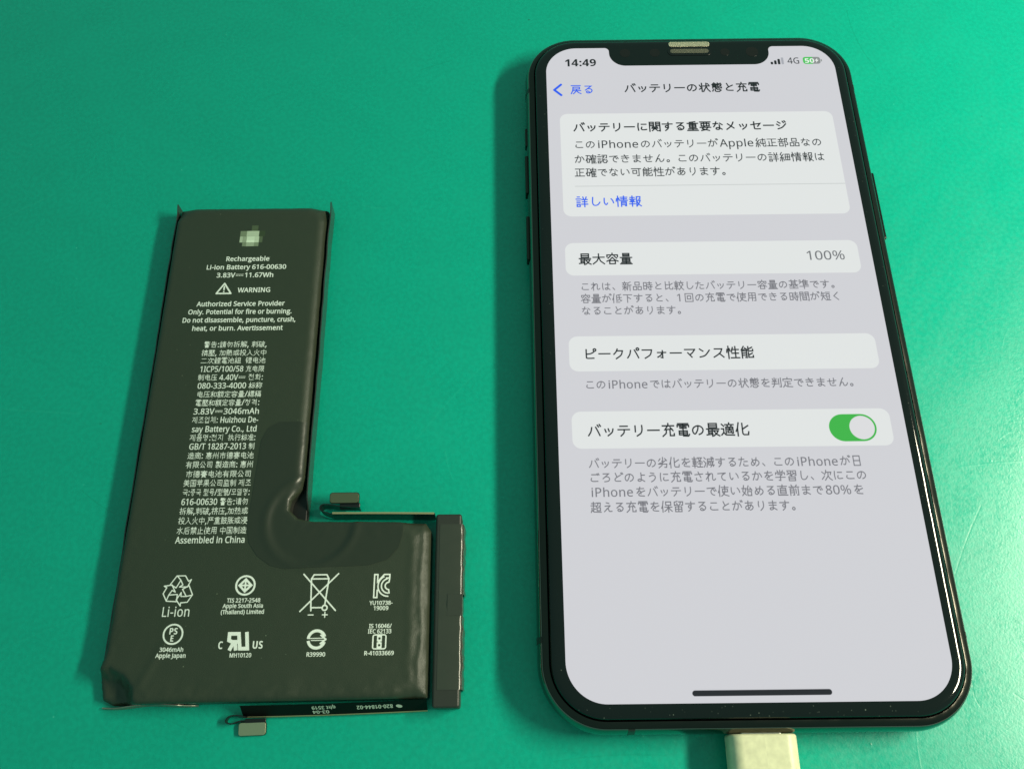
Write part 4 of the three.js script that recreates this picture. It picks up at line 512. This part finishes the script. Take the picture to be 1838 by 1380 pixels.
  // wavy edge of the wrap at the lower left
  {
    const P = [], I = [], n = 60; for (let i = 0; i <= n; i++) { const u = i / n, x = -108.4 + 16 * u, h = 0.4 + 1.6 * bump(u - 0.3, 0.2) + 2.4 * smooth(0.45, 0.72, u) * smooth(1, 0.8, u), z = 66.85 - 0.3 * smooth(0.1, 0.5, u) + 0.12 * Math.sin(u * 9); for (const [y, dz] of [[0.03, 0.15], [h, 0], [h, -0.14], [0.03, 0.0]]) P.push(x, y, z + dz); if (i) for (let k = 0; k < 3; k++) { const a = (i - 1) * 4 + k; I.push(a, a + 4, a + 1, a + 1, a + 4, a + 5); } }
    obj('wrap_edge', creased(geometryOf(P, I), 0.5), std(lin(0.3, 0.285, 0.23), 0.4, { metalness: 0.5 }), battery);
  }
  // taped circuit board on the short arm
  const cover = obj('board_cover', box(-53.05, -48.5, 0.1, 4.15, 35.2, 67.6, 0.45, 4), std(lin(0.028, 0.03, 0.024), 0.45), battery);
  const tape = std(lin(0.045, 0.05, 0.038), 0.24, { bumpMap: skin, bumpScale: 0.0002 });
  const wrapTape = (z0, z1, x0, x1) => { const P = [], I = [], n = 46, prof = [[x0, 4.2], [x0 + 1.5, 4.26], [x1 - 0.75, 4.26], [x1 - 0.3, 4.1], [x1 - 0.06, 3.7], [x1, 3], [x1 + 0.05, 0.2]]; for (let i = 0; i <= n; i++) { const z = z0 + ((z1 - z0) * i) / n; prof.forEach(([x, y], k) => P.push(x + (k > 3 ? 0.14 * noise(z * 0.45, k * 0.1) : 0), y + (k > 0 && k < 4 ? 0.09 * noise(z * 0.3, x * 0.6) : 0), z)); if (i) for (let k = 0; k + 1 < prof.length; k++) { const a = (i - 1) * 7 + k; I.push(a, a + 7, a + 1, a + 1, a + 7, a + 8); } } return geometryOf(P, I); };
  obj('tape', wrapTape(37.1, 49.3, -52.3, -48.02), tape, cover); obj('tape', wrapTape(52.9, 64.8, -52.3, -48.1), tape, cover); obj('tape', wrapTape(49.25, 52.95, -52.3, -48.3), tape, cover);
  obj('tape_patch', box(-50.8, -48.2, 4.2, 4.33, 49.3, 52.9, 0.05), std(lin(0.042, 0.047, 0.036), 0.34), cover);
  // ribbon cables
  const copper = std(lin(0.62, 0.5, 0.27), 0.38, { metalness: 0.8 }), ribbonBlack = std(lin(0.008, 0.008, 0.008), 0.3), bronze = std(lin(0.34, 0.27, 0.16), 0.34, { metalness: 1 });
  const ribbon = (curve, y0, y1, thick, n = 70) => {                // an upright ribbon along a plan curve [x, z]
    const c = new THREE.CatmullRomCurve3(curve.map(([x, z]) => new THREE.Vector3(x, 0, z))), P = [], I = [];
    for (let i = 0; i <= n; i++) { const u = i / n, p = c.getPoint(u), t = c.getTangent(u), nx = -t.z * thick, nzz = t.x * thick, lo = typeof y0 === 'function' ? y0(u) : y0, hi = typeof y1 === 'function' ? y1(u) : y1; for (const [s, y] of [[-0.5, lo], [0.5, lo], [0.5, hi], [-0.5, hi]]) P.push(p.x + nx * s, y, p.z + nzz * s); if (i) for (let k = 0; k < 4; k++) { const a = (i - 1) * 4 + k, b = (i - 1) * 4 + ((k + 1) % 4); I.push(a, a + 4, b, b, a + 4, b + 4); } }
    I.push(0, 2, 1, 0, 3, 2, n * 4, n * 4 + 1, n * 4 + 2, n * 4, n * 4 + 2, n * 4 + 3);
    return creased(geometryOf(P, I), 0.5);
  };
  const tab = (w, d, h, r, y) => { const e = new THREE.Shape(); e.moveTo((-w + r) * MM, -d * MM); for (const [sx, sy, a] of [[1, -1, -0.5], [1, 1, 0], [-1, 1, 0.5], [-1, -1, 1]]) e.absarc(sx * (w - r) * MM, sy * (d - r) * MM, r * MM, a * Math.PI, (a + 0.5) * Math.PI); return new THREE.ExtrudeGeometry(e, { depth: h * MM, bevelEnabled: true, bevelSize: 0.06 * MM, bevelThickness: 0.06 * MM, bevelSegments: 3, curveSegments: 8 }).rotateX(-Math.PI / 2).translate(0, y * MM, 0); };
  {
    const f = new THREE.Group(); f.name = 'flex_cable'; battery.add(f);
    obj('stiffener', ribbon([[-71.6, 34.9], [-62, 35.0], [-53.3, 35.15]], 0.2, 4.0, 0.3), ribbonBlack, f);
    obj('copper_edge', ribbon([[-71.5, 34.82], [-62, 34.92], [-53.4, 35.07]], 4.0, 4.09, 0.34), copper, f);
    obj('ribbon', ribbon([[-71.0, 34.95], [-72.6, 34.6], [-73.9, 33.9], [-73.7, 33.2], [-72.2, 33.1], [-70.4, 33.4], [-68.6, 33.5], [-66.9, 33.6]], (u) => 0.4 + 0.5 * u, (u) => 3.7 - 0.3 * u, 0.16), ribbonBlack, f);
    const plate = new THREE.Group(); plate.name = 'connector'; plate.position.set(-69.7 * MM, 3.05 * MM, 31.9 * MM); plate.rotation.x = 0.16; f.add(plate);
    obj('metal_plate', tab(2.5, 0.85, 0.06, 0.4, 0.16).translate(0, 0, -0.1 * MM), bronze, plate); obj('plug_block', tab(2.6, 0.95, 0.22, 0.45, -0.2).translate(0, 0, -0.1 * MM), ribbonBlack, plate); obj('ribbon_tail', box(-0.9, 2.75, -0.75, -0.35, 0.7, 1.9, 0.15), ribbonBlack, plate);
  }
  {
    const f = new THREE.Group(); f.name = 'flex_cable'; battery.add(f);
    // strip that leans against the lower edge, printed side out
    const a = [[-84.6, 66.85], [-54.0, 66.15]], low = 0.7, high = 3.5, out = 1.55, n = 24, P = [], I = [], uv = [];
    const c = document.createElement('canvas'); c.width = 2048; c.height = 160; const g = c.getContext('2d'); g.fillStyle = '#0b0b0a'; g.fillRect(0, 0, 2048, 160);
    g.save(); g.translate(1024, 80); g.rotate(Math.PI);
    const px = (mm) => ((-69.3 - mm) / 30.6) * 2048; write(g, '820-01844-02', px(-62.6), 4, 74, { color: '#d8dcca', anchor: 'middle', width: 2048 * 6.0 / 30.6, bold: true }); write(g, 'qht 3519', px(-71.0), 22, 66, { color: '#d8dcca', anchor: 'middle', width: 2048 * 4.0 / 30.6, bold: true }); write(g, '03-04', px(-71.6), -40, 60, { color: '#d8dcca', anchor: 'middle', width: 2048 * 2.8 / 30.6, bold: true });
    g.fillStyle = '#cfd3c2'; g.beginPath(); g.ellipse(px(-58.6), 0, 36, 22, 0.3, 0, 7); g.fill(); g.restore();
    for (let i = 0; i <= n; i++) { const u = i / n, x = a[0][0] + (a[1][0] - a[0][0]) * u, z = a[0][1] + (a[1][1] - a[0][1]) * u + 0.12 * Math.sin(u * Math.PI); P.push(x, high, z, x, low, z + out); uv.push(u, 1, u, 0); if (i) { const k = (i - 1) * 2; I.push(k, k + 1, k + 2, k + 1, k + 3, k + 2); } }
    obj('printed_strip', geometryOf(P, I, uv), new THREE.MeshPhysicalMaterial({ map: canvasTexture(c), roughness: 0.5, specularIntensity: 0.25 }), f);
    const Q = [], J = []; for (let i = 0; i <= n; i++) { const u = i / n, x = a[0][0] + (a[1][0] - a[0][0]) * u, z = a[0][1] + (a[1][1] - a[0][1]) * u + 0.12 * Math.sin(u * Math.PI) + out; Q.push(x, low + 0.06, z + 0.01, x, low - 0.02, z + 0.2, x, low - 0.4, z + 0.12); if (i) for (let k = 0; k < 2; k++) { const b = (i - 1) * 3 + k; J.push(b, b + 1, b + 3, b + 1, b + 4, b + 3); } }
    obj('copper_edge', geometryOf(Q, J), copper, f);
    obj('ribbon', ribbon([[-83.9, 68.5], [-85.6, 68.2], [-87.0, 68.5], [-87.3, 69.2], [-86.4, 69.5], [-85.0, 69.1], [-83.6, 69.0], [-81.0, 69.0]], 0.15, (u) => 1.5 - 0.5 * u, 0.16), ribbonBlack, f);
    const plate = new THREE.Group(); plate.name = 'connector'; plate.position.set(-82.95 * MM, 0.6 * MM, 70.3 * MM); plate.rotation.set(0.07, 0.03, -0.03); f.add(plate);
    obj('metal_plate', tab(2.15, 0.95, 0.06, 0.35, 0.02), std(lin(0.62, 0.54, 0.35), 0.4, { metalness: 1 }), plate); obj('plug_block', tab(2.22, 1.02, 0.3, 0.4, -0.42), ribbonBlack, plate); obj('ribbon_tail', box(-1.2, 2.2, -0.3, 0.15, -1.6, -0.9, 0.08), ribbonBlack, plate);
  }
}
renderer.render(scene, camera);
